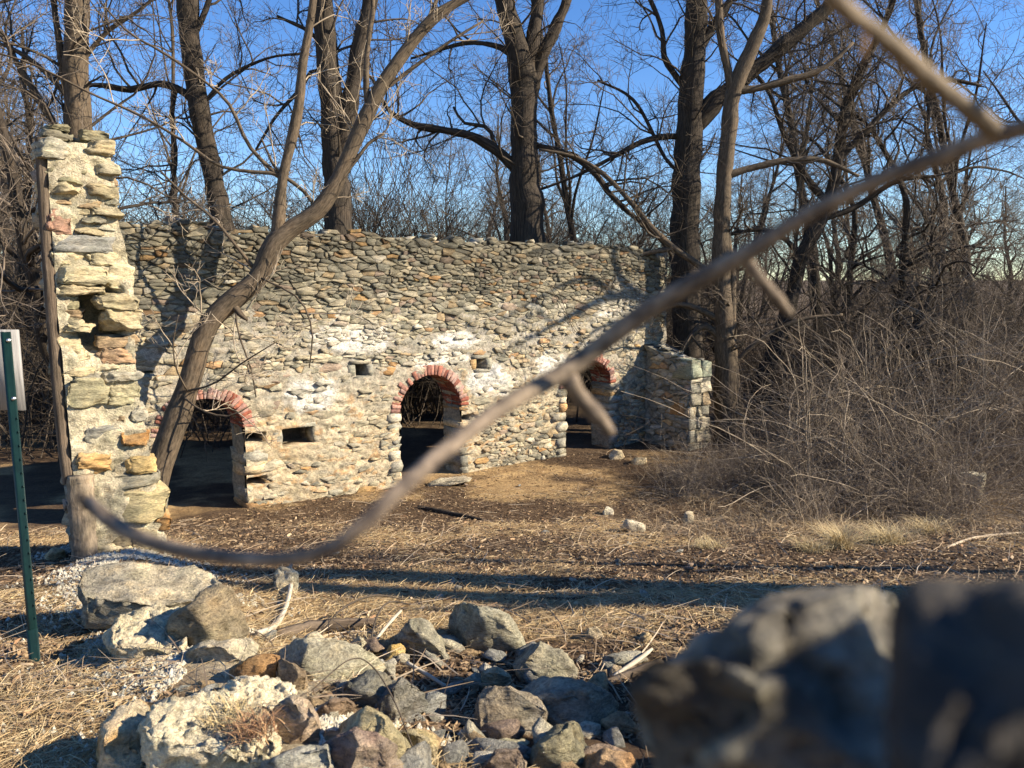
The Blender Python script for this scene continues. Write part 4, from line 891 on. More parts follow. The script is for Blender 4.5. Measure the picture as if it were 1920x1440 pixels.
hero('bare_tree', 'straight bare trunk rising behind the top of the ragged pillar', 14, [[(146, 420, 46), (145, 245, 44), (143, 130, 42), (146, 0, 38), (150, -300, 30), (146, -700, 12)],
     [(140, 240, 16), (120, 150, 14), (108, 60, 12), (92, -60, 8)], [(135, 300, 18), (100, 230, 14), (45, 140, 10), (0, 60, 7)], [(140, 200, 10), (90, 140, 9), (30, 95, 7), (-60, 60, 5)], [(150, 120, 10), (200, 60, 8), (260, 20, 6), (330, -40, 4)], [(130, 330, 12), (60, 300, 10), (-30, 250, 8)]], M_BARK2, 1, den=3.0, t0=.3)
hero('bare_tree', 'dark tapering trunk with one long crooked limb behind the left of the arched wall', 17, [[(416, 420, 42), (402, 350, 38), (386, 270, 36), (368, 170, 37), (354, 60, 38), (350, -40, 36), (345, -300, 26), (352, -600, 12)],
     [(366, 195, 15), (345, 172, 14), (305, 157, 13), (270, 163, 12), (238, 168, 12), (205, 162, 10), (172, 160, 8), (140, 175, 5)], [(330, 165, 9), (322, 220, 8), (330, 300, 7), (318, 380, 6)], [(356, 80, 12), (385, 20, 10), (410, -60, 8)], [(372, 210, 8), (420, 150, 7), (500, 110, 5), (570, 100, 4)]], M_BARK, 2, den=2.6, t0=.35)
hero('bare_tree', 'twin stemmed dark tree standing behind the wall left of its middle', 16, [[(634, 420, 52), (630, 320, 46), (622, 220, 42), (614, 120, 40), (606, 20, 37), (602, -150, 32), (606, -500, 12)],
     [(634, 330, 30), (646, 250, 31), (660, 170, 30), (676, 90, 29), (692, 10, 27), (704, -150, 20), (700, -400, 9)], [(618, 160, 9), (590, 130, 8), (560, 170, 7), (520, 215, 6), (480, 280, 4)], [(614, 100, 8), (580, 60, 7), (520, 30, 5)]], M_BARK, 3, den=2.4, t0=.4)
hero('bare_tree', 'central bare tree forking into four stems above the middle arch', 18, [[(990, 450, 70), (985, 330, 54), (984, 270, 52), (983, 200, 50), (980, 140, 56), (966, 80, 40), (952, 25, 33), (930, -60, 26), (900, -300, 14)],
     [(984, 190, 30), (996, 110, 30), (1004, 50, 26), (1010, -40, 22), (1000, -300, 12)], [(996, 175, 24), (1015, 110, 22), (1042, 50, 20), (1068, -20, 17), (1090, -200, 10)], [(985, 340, 22), (960, 308, 20), (930, 282, 18), (890, 258, 17), (840, 245, 14), (780, 236, 12), (735, 212, 9), (715, 185, 7), (700, 150, 4)],
     [(1000, 272, 12), (1050, 284, 11), (1085, 300, 11), (1120, 330, 11), (1140, 360, 10), (1180, 400, 9), (1230, 440, 7), (1260, 480, 5)], [(972, 120, 12), (940, 90, 10), (880, 80, 8), (820, 95, 6), (770, 110, 4)], [(930, 280, 8), (915, 240, 7), (870, 230, 6), (850, 200, 4)]], M_BARK, 4, den=2.8, t0=.4)
hero('bare_tree', 'massive straight trunk with a heavy limb sweeping right behind the shaded wall stub', 19.5, [[(1292, 700, 62), (1288, 560, 56), (1286, 420, 54), (1290, 300, 50), (1296, 200, 46), (1302, 100, 42), (1305, 0, 38), (1312, -300, 22), (1310, -600, 9)],
     [(1312, 225, 36), (1345, 185, 33), (1400, 142, 30), (1450, 100, 28), (1500, 58, 25), (1560, 5, 22), (1650, -100, 14)], [(1284, 165, 13), (1262, 135, 12), (1245, 105, 11), (1242, 60, 9), (1225, 10, 7), (1190, -60, 5)], [(1272, 255, 12), (1230, 258, 11), (1190, 272, 10), (1150, 295, 8), (1080, 330, 6), (1000, 360, 4)],
     [(1300, 120, 20), (1330, 60, 18), (1370, 0, 14), (1400, -80, 10)], [(1290, 330, 8), (1250, 300, 7), (1190, 190, 6), (1120, 150, 4)]], M_BARK, 5, den=2.8, t0=.35)
hero('bare_tree', 'ivy wrapped double trunk lit on one side right of the wall stub', 17.3, [[(1366, 836, 52), (1360, 760, 44), (1360, 660, 40), (1352, 540, 34), (1352, 440, 30), (1358, 330, 28), (1368, 240, 27), (1376, 175, 28), (1410, 90, 24), (1436, 20, 20), (1450, -100, 14)],
     [(1384, 832, 30), (1378, 740, 24), (1370, 640, 20), (1372, 520, 16), (1362, 430, 14)], [(1374, 190, 18), (1362, 120, 16), (1350, 50, 14), (1345, -60, 10)], [(1352, 545, 16), (1330, 515, 14), (1300, 490, 13), (1265, 466, 12), (1225, 430, 10), (1175, 370, 9), (1130, 325, 8), (1080, 295, 6), (1010, 280, 4)],
     [(1265, 466, 9), (1215, 474, 8), (1170, 490, 6), (1120, 500, 4)], [(1360, 330, 14), (1420, 312, 12), (1480, 300, 11), (1545, 302, 9), (1610, 330, 6)], [(1376, 170, 16), (1420, 165, 13), (1480, 150, 12), (1540, 130, 9), (1600, 80, 6)], [(1354, 640, 14), (1320, 610, 13), (1290, 640, 10), (1260, 690, 7)], [(1350, 600, 12), (1310, 580, 10), (1270, 570, 8), (1220, 590, 5)], [(1360, 700, 10), (1420, 640, 9), (1500, 600, 7), (1580, 590, 5)]], M_BARK2, 6, den=2.0, t0=.35, trunk_twigs=False, l1=(.8, 2.2))
hero('leaning_tree', 'crooked dark trunk leaning right out of the brambles beside the ivy wrapped tree', 19.5, [[(1408, 815, 36), (1432, 710, 32), (1462, 630, 30), (1484, 560, 27), (1504, 480, 25), (1540, 410, 24), (1562, 350, 23), (1572, 290, 21), (1588, 200, 18), (1620, 120, 15), (1660, 40, 11), (1700, -80, 7)],
     [(1550, 380, 14), (1510, 330, 12), (1470, 250, 10), (1440, 170, 8), (1400, 120, 5)], [(1572, 300, 14), (1620, 250, 12), (1690, 180, 10), (1760, 150, 8), (1840, 160, 5)], [(1504, 480, 12), (1460, 440, 10), (1420, 430, 8), (1370, 440, 5)], [(1540, 410, 12), (1600, 390, 11), (1680, 340, 9), (1760, 330, 6)]], M_BARK, 7, den=3.2, t0=.25)
hero('leaning_tree', 'slim crooked tree leaning out across the wall from the foot of the pillar', 10, [[(286, 930, 44.3, 10.40), (318, 820, 42.7, 10.48), (350, 738, 41.9, 10.56), (378, 640, 39.6, 10.62), (404, 590, 39.6, 10.69), (440, 558, 38, 10.77), (482, 520, 36.4, 10.88), (510, 460, 35.6, 10.94), (545, 428, 34.8, 11.02), (596, 395, 31.6, 11.11), (632, 340, 29.3, 11.17), (662, 275, 27.7, 11.23), (690, 212, 26.1, 11.28), (722, 150, 24.5, 11.33), (768, 85, 21.4, 11.42), (820, 28, 19, 11.51), (872, -4, 15.8, 11.60), (950, -50, 11.1, 11.66), (1030, -150, 7.36, 11.66)],
     [(520, 440, 26.9, 10.97), (524, 390, 21.4, 10.98), (531, 330, 19.8, 10.99), (545, 265, 18.2, 11.02), (560, 200, 17.4, 11.04), (568, 120, 15.8, 11.06), (580, 50, 13.5, 11.08), (592, -40, 11.1, 11.10), (600, -160, 7.36, 11.12)],
     [(528, 335, 8.28, 10.99), (490, 300, 7.36, 10.95), (462, 265, 6.44, 10.92), (436, 205, 6.44, 10.89), (408, 172, 5.52, 10.86), (350, 128, 4.6, 10.80), (300, 95, 4.6, 10.76), (240, 60, 3.68, 10.70), (190, 5, 2.76, 10.64)],
     [(524, 325, 7.36, 10.98), (470, 322, 6.44, 10.93), (410, 310, 5.52, 10.87), (340, 262, 5.52, 10.79), (260, 215, 4.6, 10.71), (170, 175, 4.14, 10.62), (60, 120, 3.68, 10.52), (-20, 95, 2.76, 10.44)],
     [(588, 398, 8.28, 11.09), (583, 375, 7.36, 11.08), (560, 350, 6.44, 11.04), (520, 320, 5.52, 10.97), (490, 260, 3.68, 10.95)],
     [(690, 212, 11.1, 11.28), (686, 150, 11, 11.27), (690, 80, 9.2, 11.28), (700, 10, 7.36, 11.29), (690, -60, 4.6, 11.28)],
     [(722, 150, 9.2, 11.33), (760, 85, 8.28, 11.40), (800, 40, 6.44, 11.47), (830, -30, 4.6, 11.53)], [(705, 180, 7.36, 11.30), (770, 130, 6.44, 11.42), (840, 80, 5.52, 11.55), (905, 40, 3.68, 11.66)],
     [(640, 330, 7.36, 11.19), (668, 300, 6.44, 11.24), (690, 270, 5.52, 11.28), (720, 250, 4.6, 11.33)], [(486, 515, 8.28, 10.89), (450, 470, 6.44, 10.80), (400, 410, 5.52, 10.68), (350, 370, 4.6, 10.80), (300, 320, 3.68, 10.76)], [(432, 566, 15, 10.72), (452, 590, 10, 10.7), (464, 600, 5, 10.69)], [(404, 596, 15, 10.68), (384, 600, 10, 10.66), (376, 594, 5, 10.65)], [(440, 560, 4, 10.75), (446, 620, 3.5, 10.6), (470, 690, 3, 10.55), (480, 745, 2, 10.5)], [(486, 520, 4, 10.8), (560, 560, 3.5, 10.6), (585, 620, 3, 10.6), (580, 690, 2, 10.6)], [(340, 735, 5, 10.45), (400, 720, 4, 10.3), (455, 680, 3, 10.2), (520, 640, 2, 10.1)], [(338, 740, 4, 10.45), (380, 770, 3.5, 10.3), (430, 780, 3, 10.2), (470, 760, 2, 10.2)], [(350, 730, 4, 10.4), (330, 690, 3, 10.2), (325, 640, 2.5, 10.1), (335, 590, 2, 10.1)]], M_BARK2, 8, den=1.5, t0=.3, l1=(.5, 1.5), n2=5, n3=3, up1=.15, rmax=.012, wand=.16, twig=M_TWIG2)

# off to the right, outside the picture: trees whose shadows cross the yard
def free_tree(name, label, x, y, h, r, seed, mt=M_BARK, lean=(0, 0), group=None, nl=9, den=1.5, crook=.12, t0=.3, n2=6, n3=5, upl=.5, l1=(.8, 2.8)):
    g_ = np.random.default_rng(seed); z = float(gz(x, y)); org = np.array([x, y, z])
    k = 14; P, R = grow(np.array([[0., 0, -.15]]), np.array([[lean[0], lean[1], 1.]]), np.array([h]), np.array([r]), np.array([r * .18]), k, crook, .12, g_)
    T = thing(name, label, 'tree', org, group); pl = np.concatenate([P[0], R[0][:, None]], 1); pl[0, 3] *= 1.35
    paths = [tube_part('trunk', pl, mt, T, np.zeros(3), 10, knob=.12, gg=g_)]
    a = spawn(P, R, nl, t0, .92, .85, lambda L_, t, m: h * g_.uniform(.22, .42, m) * (1.15 - .6 * t), g_, .55, upl)
    Pl, Rl = grow(a[0], a[1], a[2], a[3], a[3] * .25, 10, crook * 1.6, .06, g_)
    for p_, r_ in zip(Pl, Rl):
        paths.append(tube_part('limb', np.concatenate([p_, r_[:, None]], 1), mt, T, np.zeros(3), 7, 14, .12, g_))
    link('crown', crown_mesh(paths, g_, den=den, t0=.3, n2=n2, n3=n3, mt=M_BRUSH, l1=l1), T); return T
free_tree('bare_tree', 'thick bare tree outside the picture on the right shading the yard', 8.0, 4.95, 6.6, .60, 21, lean=(-.02, .0), crook=.012, den=.8, t0=.5, nl=5, upl=1.3, l1=(.5, 1.2))
free_tree('bare_tree', 'leaning bare tree beside the thick one outside the picture on the right', 8.8, 4.38, 6.5, .48, 23, lean=(-.02, .0), crook=.012, den=.7, t0=.5, nl=4, upl=1.3, l1=(.5, 1.2))
free_tree('bare_tree', 'slender bare sapling outside the picture on the right shading the yard', 9.0, 6.05, 5.4, .15, 22, lean=(.0, .01), crook=.012, den=.6, t0=.5, l1=(.4, 1.0))

def shade_limb(pts):
    r_ = []
    for u, v, wm, t in pts:
        sw, zw = plane_px(u, v); p = W(np.array([sw]), np.array([zw]), np.array([0.]))[0] + t * np.array(TOSUN); r_.append([*p, wm])
    return np.array(r_)
big = [[(1300, 640, .17, 10.9), (1265, 612, .15, 10.8), (1238, 578, .13, 10.9), (1195, 556, .11, 11.1), (1145, 556, .09, 11.3), (1095, 578, .065, 11.6), (1040, 608, .05, 11.9), (980, 640, .03, 12.2), (930, 665, .015, 12.5)],
       [(1205, 560, .10, 11.0), (1165, 525, .08, 11.2), (1152, 480, .07, 11.3), (1152, 430, .05, 11.4), (1140, 370, .03, 11.5)], [(1160, 556, .07, 11.2), (1105, 522, .055, 11.5), (1055, 535, .045, 11.8), (1000, 565, .03, 12.0), (940, 600, .02, 12.3), (880, 640, .012, 12.6)],
       [(1245, 590, .08, 10.9), (1205, 612, .06, 11.1), (1150, 606, .05, 11.3), (1105, 628, .035, 11.6), (1062, 680, .025, 11.9), (1050, 740, .012, 12.1)], [(1275, 620, .09, 10.8), (1225, 690, .07, 11.0), (1160, 722, .05, 11.2), (1100, 760, .03, 11.5), (1000, 830, .02, 12.0), (930, 880, .012, 12.3)],
       [(1250, 600, .06, 10.9), (1232, 540, .05, 11.0), (1200, 480, .04, 11.2), (1090, 450, .03, 11.6), (1000, 470, .02, 12.0)], [(1040, 608, .03, 11.9), (1010, 580, .025, 12.0), (985, 540, .015, 12.2)], [(1290, 640, .07, 10.9), (1262, 660, .05, 10.9), (1225, 640, .03, 11.0)]]
g27 = np.random.default_rng(27); sl = [shade_limb(b_) for b_ in big]; f0 = sl[0][0].copy(); bx, by = f0[0] + 1.0, f0[1] - .2; bz = float(gz(bx, by))
T27 = thing('bare_tree', 'crooked bare tree outside the picture on the right whose limbs shade the arched wall', 'tree', (bx, by, bz)); o27 = np.array([bx, by, bz])
tr27 = np.array([[bx, by, bz - .1, .30], [bx - .1, by, bz + 2.2, .24], [bx - .5, by + .1, bz + 4.4, .21], [*f0[:3], .17]])
pa = [tube_part('trunk', tr27, M_BARK, T27, o27, 12, knob=.12, gg=g27)]
for l_ in sl: pa.append(tube_part('limb', l_, M_BARK, T27, o27, 8, knob=.15, gg=g27))
link('crown', crown_mesh(pa[1:], g27, den=.8, t0=.2, l1=(.4, 1.3), n2=4, n3=3, org=o27, fine=.005), T27)

# woodland behind: a few kinds, copied
KIND = [('tall straight bare woodland tree standing beyond the ruin', dict(h=15, r=.17, nl=10, crook=.06, t0=.35)), ('crooked many limbed bare tree in the wood beyond the ruin', dict(h=10, r=.15, nl=14, crook=.2, t0=.15, upl=.3)),
        ('slender pole like bare tree in the wood beyond the ruin', dict(h=13, r=.09, nl=9, crook=.07, t0=.3)), ('wide spreading bare tree in the wood beyond the ruin', dict(h=11, r=.2, nl=14, crook=.14, t0=.2, upl=.2)),
        ('low tangled bare tree at the edge of the wood', dict(h=7, r=.09, nl=14, crook=.2, t0=.1, upl=.35))]
proto = []; gg = np.random.default_rng(31)
SP = [(2.5, 27, 0), (10.5, 21, 1), (8.6, 25, 2), (13, 24, 3), (9.0, 18.5, 4)]
for i, (lab, kw) in enumerate(KIND): proto.append(free_tree('woodland_tree', lab, SP[i][0], SP[i][1], seed=40 + i, group='bare woodland trees', den=1.7, n2=7, n3=5, mt=M_BARK if i != 2 else M_BARK2, **kw))
def put_copy(o, x, y, s_, rot): 
    c = copy_tree(o); c.location = (x, y, float(gz(x, y)) - .05); c.rotation_euler = (gg.normal(0, .03), gg.normal(0, .03), rot); c.scale = (s_, s_, s_ * gg.uniform(.9, 1.1)); return c
def behind(x, y): return ((np.array([x, y]) - A0) @ WN[:2]) < -1.5
SPB = []
cnt = 0
while cnt < 24:                                                        # right hand wood, dense
    y = gg.uniform(19, 45); u = gg.uniform(1340, 1990); x = (u - 960) / FPX * y
    if behind(x, y) or u > 1400: put_copy(proto[gg.choice(5, p=[.15, .3, .2, .15, .2])], x, y, gg.uniform(.75, 1.2), gg.uniform(0, 6.28)); cnt += 1
cnt = 0
for u, s_ in ((640, 2.2), (690, 2.7), (740, 2.5), (790, 2.9), (830, 2.6), (880, 2.4), (930, 2.0), (1060, 2.0), (1130, 2.2), (1190, 1.9), (300, 2.2), (250, 2.5), (560, 1.8)): SPB.append((u, s_))
while cnt < 21:                                                        # left hand wood
    y = gg.uniform(13, 42); u = gg.uniform(-80, 360); x = (u - 960) / FPX * y
    if behind(x, y): put_copy(proto[gg.choice(5, p=[.15, .3, .25, .1, .2])], x, y, gg.uniform(.7, 1.15), gg.uniform(0, 6.28)); cnt += 1
cnt = 0
while cnt < 62:                                                        # far wood across the middle
    y = gg.uniform(40, 85); u = gg.uniform(-60, 1980); x = (u - 960) / FPX * y
    put_copy(proto[gg.choice(5, p=[.08, .3, .12, .2, .3])], x, y, gg.uniform(.75, 1.15), gg.uniform(0, 6.28)); cnt += 1
for u, y, s_ in ((690, 27, 1.0), (760, 25, .95), (800, 29, 1.1), (850, 26, .9), (900, 31, 1.0), (1040, 30, 1.0), (1110, 27, .9), (1170, 31, 1.05), (1230, 29, 1.0), (560, 31, .85), (300, 24, 1.1), (240, 22, 1.0), (480, 33, .85), (640, 33, 1.1)):
    put_copy(proto[4], (u - 960) / FPX * y, y, s_, gg.uniform(0, 6.28))

# brambles and brush ------------------------------------------------------
def shrub(label, x, y, seed, n=70, L=(1.2, 2.6), up=.9, droop=-.09, mt=None, group=None, spread=.5, n2=4, n3=4):
    g_ = np.random.default_rng(seed); T = thing('bramble_bush', label, 'bush', (x, y, float(gz(x, y))), group)
    st = np.concatenate([g_.normal(0, spread, (n, 2)), np.full((n, 1), -.05)], 1); a = g_.uniform(0, 6.28, n); tilt = g_.uniform(.1, 1.0, n)
    d_ = np.stack([np.cos(a) * tilt, np.sin(a) * tilt, np.full(n, up)], -1); P, R = grow(st, d_, g_.uniform(*L, n), g_.uniform(.005, .012, n), np.full(n, .003), 11, .13, droop, g_)
    m_ = MB(); V, F, T_ = tubes(P, R, 4); m_.add(V, F, T_); link('canes', m_.mesh('canes', mt or M_TWIG2, True), T)
    a_ = spawn(P, R, n2, .15, 1, .8, lambda L_, t, m: L_ * g_.uniform(.12, .4, m), g_, .75, .1); P2, R2 = grow(a_[0], a_[1], a_[2], np.maximum(a_[3], .003), np.full(len(a_[2]), .002), 6, .18, -.02, g_)
    m_ = MB(); V, F, T_ = tubes(P2, R2, 3); m_.add(V, F, T_)
    a_ = spawn(P2, R2, n3, .1, 1, .8, lambda L_, t, m: L_ * g_.uniform(.25, .6, m) + .04, g_, .8, .1); P3, R3 = grow(a_[0], a_[1], a_[2], np.full(len(a_[2]), .0026), np.full(len(a_[2]), .0016), 4, .2, 0, g_)
    V, F, T_ = tubes(P3, R3, 3); m_.add(V, F, T_); link('twigs', m_.mesh('twigs', M_BRUSH if mt is None else M_TWIG, True), T); return T
BL_ = ['dense tangled bramble of arching pale canes at the right edge of the yard', 'open bramble of long arching canes at the right edge of the yard', 'tall brushy thicket of grey stems under the woodland trees']
sp = [shrub(BL_[0], 7.0, 13.5, 61, 80, (1.0, 2.4), group='brambles along the yard'), shrub(BL_[1], 6.2, 12.2, 62, 45, (1.4, 3.0), group='brambles along the yard', droop=-.11), shrub(BL_[2], 8.5, 19.5, 63, 70, (1.8, 3.6), 1.4, -.03, M_TWIG, 'thickets under the trees', .7)]
def put_bush(i, x, y, s_): c = copy_tree(sp[i]); c.location = (x, y, float(gz(x, y))); c.rotation_euler = (0, 0, gg.uniform(0, 6.28)); c.scale = (s_, s_, s_ * gg.uniform(.8, 1.1)); return c
for k in range(38):                                                     # bramble bank, right
    v = gg.uniform(815, 985); u = gg.uniform(1440 + (985 - v) * -.35 + 60, 1990); P = hit(u, v); put_bush(int(gg.integers(2)), P[0], P[1], gg.uniform(.55, 1.0) * (.6 if v > 940 else 1))
for k in range(14):
    y = gg.uniform(13.5, 18); u = gg.uniform(1560, 1990); put_bush(1, (u - 960) / FPX * y, y, gg.uniform(1.1, 1.6))
for k in range(16):
    u = gg.uniform(1240, 1520); v = gg.uniform(868, 935); P = hit(u, v); put_bush(int(gg.integers(2)), P[0], P[1], gg.uniform(.28, .45))
for k in range(30):
    y = gg.uniform(18.5, 30); u = gg.uniform(1400, 1990); put_bush(2, (u - 960) / FPX * y, y, gg.uniform(.8, 1.5))
cnt = 0
while cnt < 46:
    y = gg.uniform(15, 45); u = gg.uniform(-60, 1400); x = (u - 960) / FPX * y
    if behind(x, y) and ((np.array([x, y]) - A0) @ WN[:2]) < -5: put_bush(2, x, y, gg.uniform(.9, 1.5) * (1 + y / 60)); cnt += 1

for u, s_ in SPB:
    y = gg.uniform(22, 27); put_bush(2, (u - 960) / FPX * y, y, s_)

# ================================================================== GROUND COVER
gg = np.random.default_rng(90)
def blades(n, xy, L, wdt, pal, lift, bend, name, label, zt=None, M=M_STRAW, up=0.0, k=4):
    a = gg.uniform(0, 2 * np.pi, n); el = np.abs(gg.normal(lift, lift * .7 + .05, n)) + up; ca, sa = np.cos(a), np.sin(a); t = np.linspace(0, 1, k)
    d0 = np.stack([ca * np.cos(el), sa * np.cos(el), np.sin(el)], -1); cv = gg.normal(0, bend, (n, 1)) ; side = np.stack([-sa, ca, 0 * a], -1)
    base = np.concatenate([xy, (gz(xy[:, 0], xy[:, 1]) + gg.uniform(.0, .012, n))[:, None]], 1)
    P = base[:, None] + L[:, None, None] * (t[None, :, None] * d0[:, None] + (t ** 2)[None, :, None] * (side * cv)[:, None] + (t ** 2)[None, :, None] * np.array([0, 0, -1.]) * (np.sin(el) * .55)[:, None, None])
    wv = (side * np.cos(gg.uniform(-1, 1, n))[:, None] + np.array([0, 0, 1]) * np.sin(gg.uniform(-1, 1, n))[:, None])[:, None] * (wdt[:, None] * np.interp(np.linspace(0, 1, k), [0, .33, .66, 1], [1, .9, .7, .25 if k > 3 else .8]))[..., None] / 2
    V = np.stack([P - wv, P + wv], 2).reshape(n, 2 * k, 3); f = np.array([[2 * i, 2 * i + 1, 2 * i + 3, 2 * i + 2] for i in range(k - 1)]); F = (np.arange(n) * 2 * k)[:, None, None] + f
    col = np.array(pal)[gg.integers(len(pal), size=n)] * gg.uniform(.7, 1.25, (n, 1))
    o = link(name, mesh_np(name, V.reshape(-1, 3), F.reshape(-1, 4), M, np.repeat(col, 2 * k, 0))); tag(o, label, None, kind='stuff'); return o
def spread_xy(n, y0, y1, pw_=1.6):
    y = y0 * (y1 / y0) ** (gg.random(n) ** 1.0); x = gg.uniform(-.75, .75, n) * (y + .6); return np.stack([x, y], -1)
def bare(xy):
    d = (R1 - R0) / np.linalg.norm(R1 - R0); t = (xy - R0) @ d; q_ = xy - R0 - np.clip(t, 0, 5.9)[:, None] * d
    rid = np.exp(-((q_ ** 2).sum(1) / .3 ** 2)); pit = np.exp(-((xy[:, 0] + .05) / .95) ** 4 - ((xy[:, 1] - 3.75) / .95) ** 4)
    return np.maximum(rid, pit)
def straw_at(xy): 
    P = np.concatenate([xy, 0 * xy[:, :1]], 1); return 1.7 * fbm(P * .7, 4, 21) + .55 * (xy[:, 1] < 6) + .35 * sstep(2.5, 4.5, xy[:, 0]) - .1
STP = [(.50, .37, .19), (.42, .29, .14), (.56, .44, .25), (.30, .20, .10), (.36, .25, .13)]
LTP = [(.14, .09, .05), (.19, .122, .068), (.09, .06, .036), (.25, .17, .095), (.33, .235, .135)]
ok = lambda xy: xy[((xy - A0) @ WN[:2] > .05)]
xy = ok(spread_xy(170000, 2.3, 13)); keep = straw_at(xy) + gg.normal(0, .25, len(xy)) - 1.2 * bare(xy) > .12; xy = xy[keep]; n = len(xy)
blades(n, xy, gg.uniform(.04, .17, n), gg.uniform(.0014, .0032, n) * (1 + xy[:, 1] * .06), STP, .16, .35, 'straw', 'matted dry straw coloured grass on the slope', k=3)
xy = ok(spread_xy(150000, 3.2, 17)); keep = straw_at(xy) + gg.normal(0, .25, len(xy)) + bare(xy) * (xy[:, 0] < -.9) < .45; xy = xy[keep]; n = len(xy)
blades(n, xy, gg.uniform(.018, .048, n), gg.uniform(.006, .017, n), LTP, .25, .5, 'leaf_litter', 'brown dead leaf litter over the yard', M=M_LEAF, k=2)
xy = ok(spread_xy(5000, 3.2, 16)); n = len(xy)
blades(n, xy, gg.uniform(.12, .5, n), gg.uniform(.004, .008, n), [(.34, .25, .16), (.22, .16, .10), (.45, .36, .25)], .12, .3, 'fallen_twigs', 'thin fallen twigs strewn on the yard')
xy = ok(spread_xy(3500, 3.2, 14)); xy = xy[bare(xy) < .4]; n = len(xy)
blades(n, xy, gg.uniform(.035, .07, n), gg.uniform(.016, .034, n), [(.26, .15, .08), (.34, .22, .12), (.19, .12, .07), (.42, .31, .19)], .45, .8, 'curled_leaves', 'larger curled dead leaves lying on the litter', M=M_LEAF, k=3)
# low rough weeds at the bramble edge
P = np.array([hit(u, v)[:2] for u, v in zip(gg.uniform(1200, 1960, 420), gg.uniform(870, 1010, 420))]); xy = (P[gg.integers(len(P), size=9000)] + gg.normal(0, .25, (9000, 2))); xy = ok(xy); n = len(xy)
blades(n, xy, gg.uniform(.12, .5, n), gg.uniform(.003, .006, n), [(.30, .22, .13), (.40, .31, .19), (.22, .16, .10)], .5, .4, 'dry_weeds', 'knee high dead weeds along the foot of the brambles', up=.25)
# straw tussocks: things
TL = ['tall golden tussock of dry grass at the foot of the brambles', 'broad straw tussock right of the tall golden one', 'small straw tussock left of the tall golden one', 'pale grass tussock near the right edge', 'low tussock close to the shadow band', 'straw tuft growing on the mortar between rocks', 'reddish grass tuft on the mortar ridge', 'grass tuft beside the flat topped boulder']
for i, (u, v, hgt, wd_, n) in enumerate([(1575, 1030, .42, .14, 420), (1660, 1020, .34, .24, 520), (1520, 1035, .22, .16, 260), (1740, 1000, .3, .26, 360), (1330, 1030, .16, .2, 260), (440, 1418, .12, .12, 260), (480, 1440, .10, .09, 260), (270, 1160, .14, .07, 160)]):
    P = hit(u, v); a = gg.uniform(0, 6.28, n); tl = np.abs(gg.normal(.35, .3, n)); k = 5; t = np.linspace(0, 1, k); L = hgt * gg.uniform(.5, 1.15, n)
    b0 = gg.normal(0, wd_ * .4, (n, 2)); dr_ = np.stack([np.cos(a), np.sin(a)], -1)
    X = b0[:, None] + dr_[:, None] * (L[:, None] * (np.sin(tl)[:, None] * t + .5 * t ** 2))[..., None]; Z = L[:, None] * (np.cos(tl)[:, None] * t - .42 * t ** 2)
    Pp = np.concatenate([X, Z[..., None]], -1); wv = np.stack([-dr_[:, 1], dr_[:, 0], 0 * a], -1)[:, None] * (np.array([1, .9, .7, .5, .15]) * .0022)[None, :, None]
    V = np.stack([Pp - wv, Pp + wv], 2).reshape(n, 2 * k, 3); f = np.array([[2 * i_, 2 * i_ + 1, 2 * i_ + 3, 2 * i_ + 2] for i_ in range(k - 1)]); F = (np.arange(n) * 2 * k)[:, None, None] + f
    pal = np.array([(.56, .42, .20), (.48, .35, .17), (.62, .50, .28)]) if i != 6 else np.array([(.34, .18, .09), (.42, .26, .13), (.26, .14, .08)])
    o = link('grass_tussock', mesh_np('grass_tussock', V.reshape(-1, 3), F.reshape(-1, 4), M_STRAW, np.repeat(pal[gg.integers(3, size=n)] * gg.uniform(.75, 1.2, (n, 1)), 2 * k, 0)), None, (P[0], P[1], float(gz(P[0], P[1])) + (.12 if i in (5, 6) else 0))); tag(o, TL[i], 'grass tuft', 'straw tussocks')

# sticks and logs ---------------------------------------------------------
def stick(name, label, cat, pts, mt, sides=7, lift=.0, cap=True):
    pl = []
    for u, v, w_, *h_ in pts:
        P = hit(u, v); pl.append([P[0], P[1], P[2] + w_ / 2 / FPX * P[1] * .6 + (h_[0] if h_ else 0), w_ / 2 / FPX * P[1]])
    pl = np.array(pl); org = pl[:, :3].mean(0); L = np.linalg.norm(np.diff(pl[:, :3], axis=0), axis=1).sum(); k = max(12, int(L / .03)); k = min(k, 60); q_ = spline(pl, k); P, R = q_[:, :3], q_[:, 3] * (1 + .18 * vnoise(np.stack([np.linspace(0, L * 12, k)] * 3, -1), 4))
    V, F, T_ = tubes(P[None], R[None], sides); m_ = MB(); m_.add(V - org, [F, np.array([list(range(sides))[::-1]]), np.array([list(range((k - 1) * sides, k * sides))])], T_)
    return tag(link(name, m_.mesh(name, mt, True), None, org), label, cat)
stick('dead_branch', 'bent bleached white branch lying at the edge of the rubble', 'branch', [(484, 1192, 14), (512, 1180, 13), (530, 1160, 11, .02), (540, 1140, 9, .05), (546, 1112, 9, .06), (542, 1096, 8, .08), (547, 1080, 6, .1)], M_DEAD)
stick('split_log', 'split weathered log end poking out beside the blurred rock', 'log', [(1118, 1292, 16), (1160, 1278, 20), (1205, 1262, 22), (1240, 1250, 22)], M_TIMBER)
stick('dead_branch', 'pale barkless branch lying on the split log', 'branch', [(1150, 1280, 8, .03), (1180, 1264, 10, .04), (1206, 1248, 9, .05), (1222, 1234, 6, .05)], M_DEAD)
stick('fallen_branch', 'dark fallen branch lying in front of the middle archway', 'branch', [(785, 953, 8), (820, 960, 9), (862, 968, 8), (905, 976, 5)], M_BARK)
stick('fallen_log', 'half buried brown log behind the rubble stones', 'log', [(520, 1196, 22), (580, 1184, 26), (640, 1178, 24), (704, 1172, 18)], M_TIMBER)
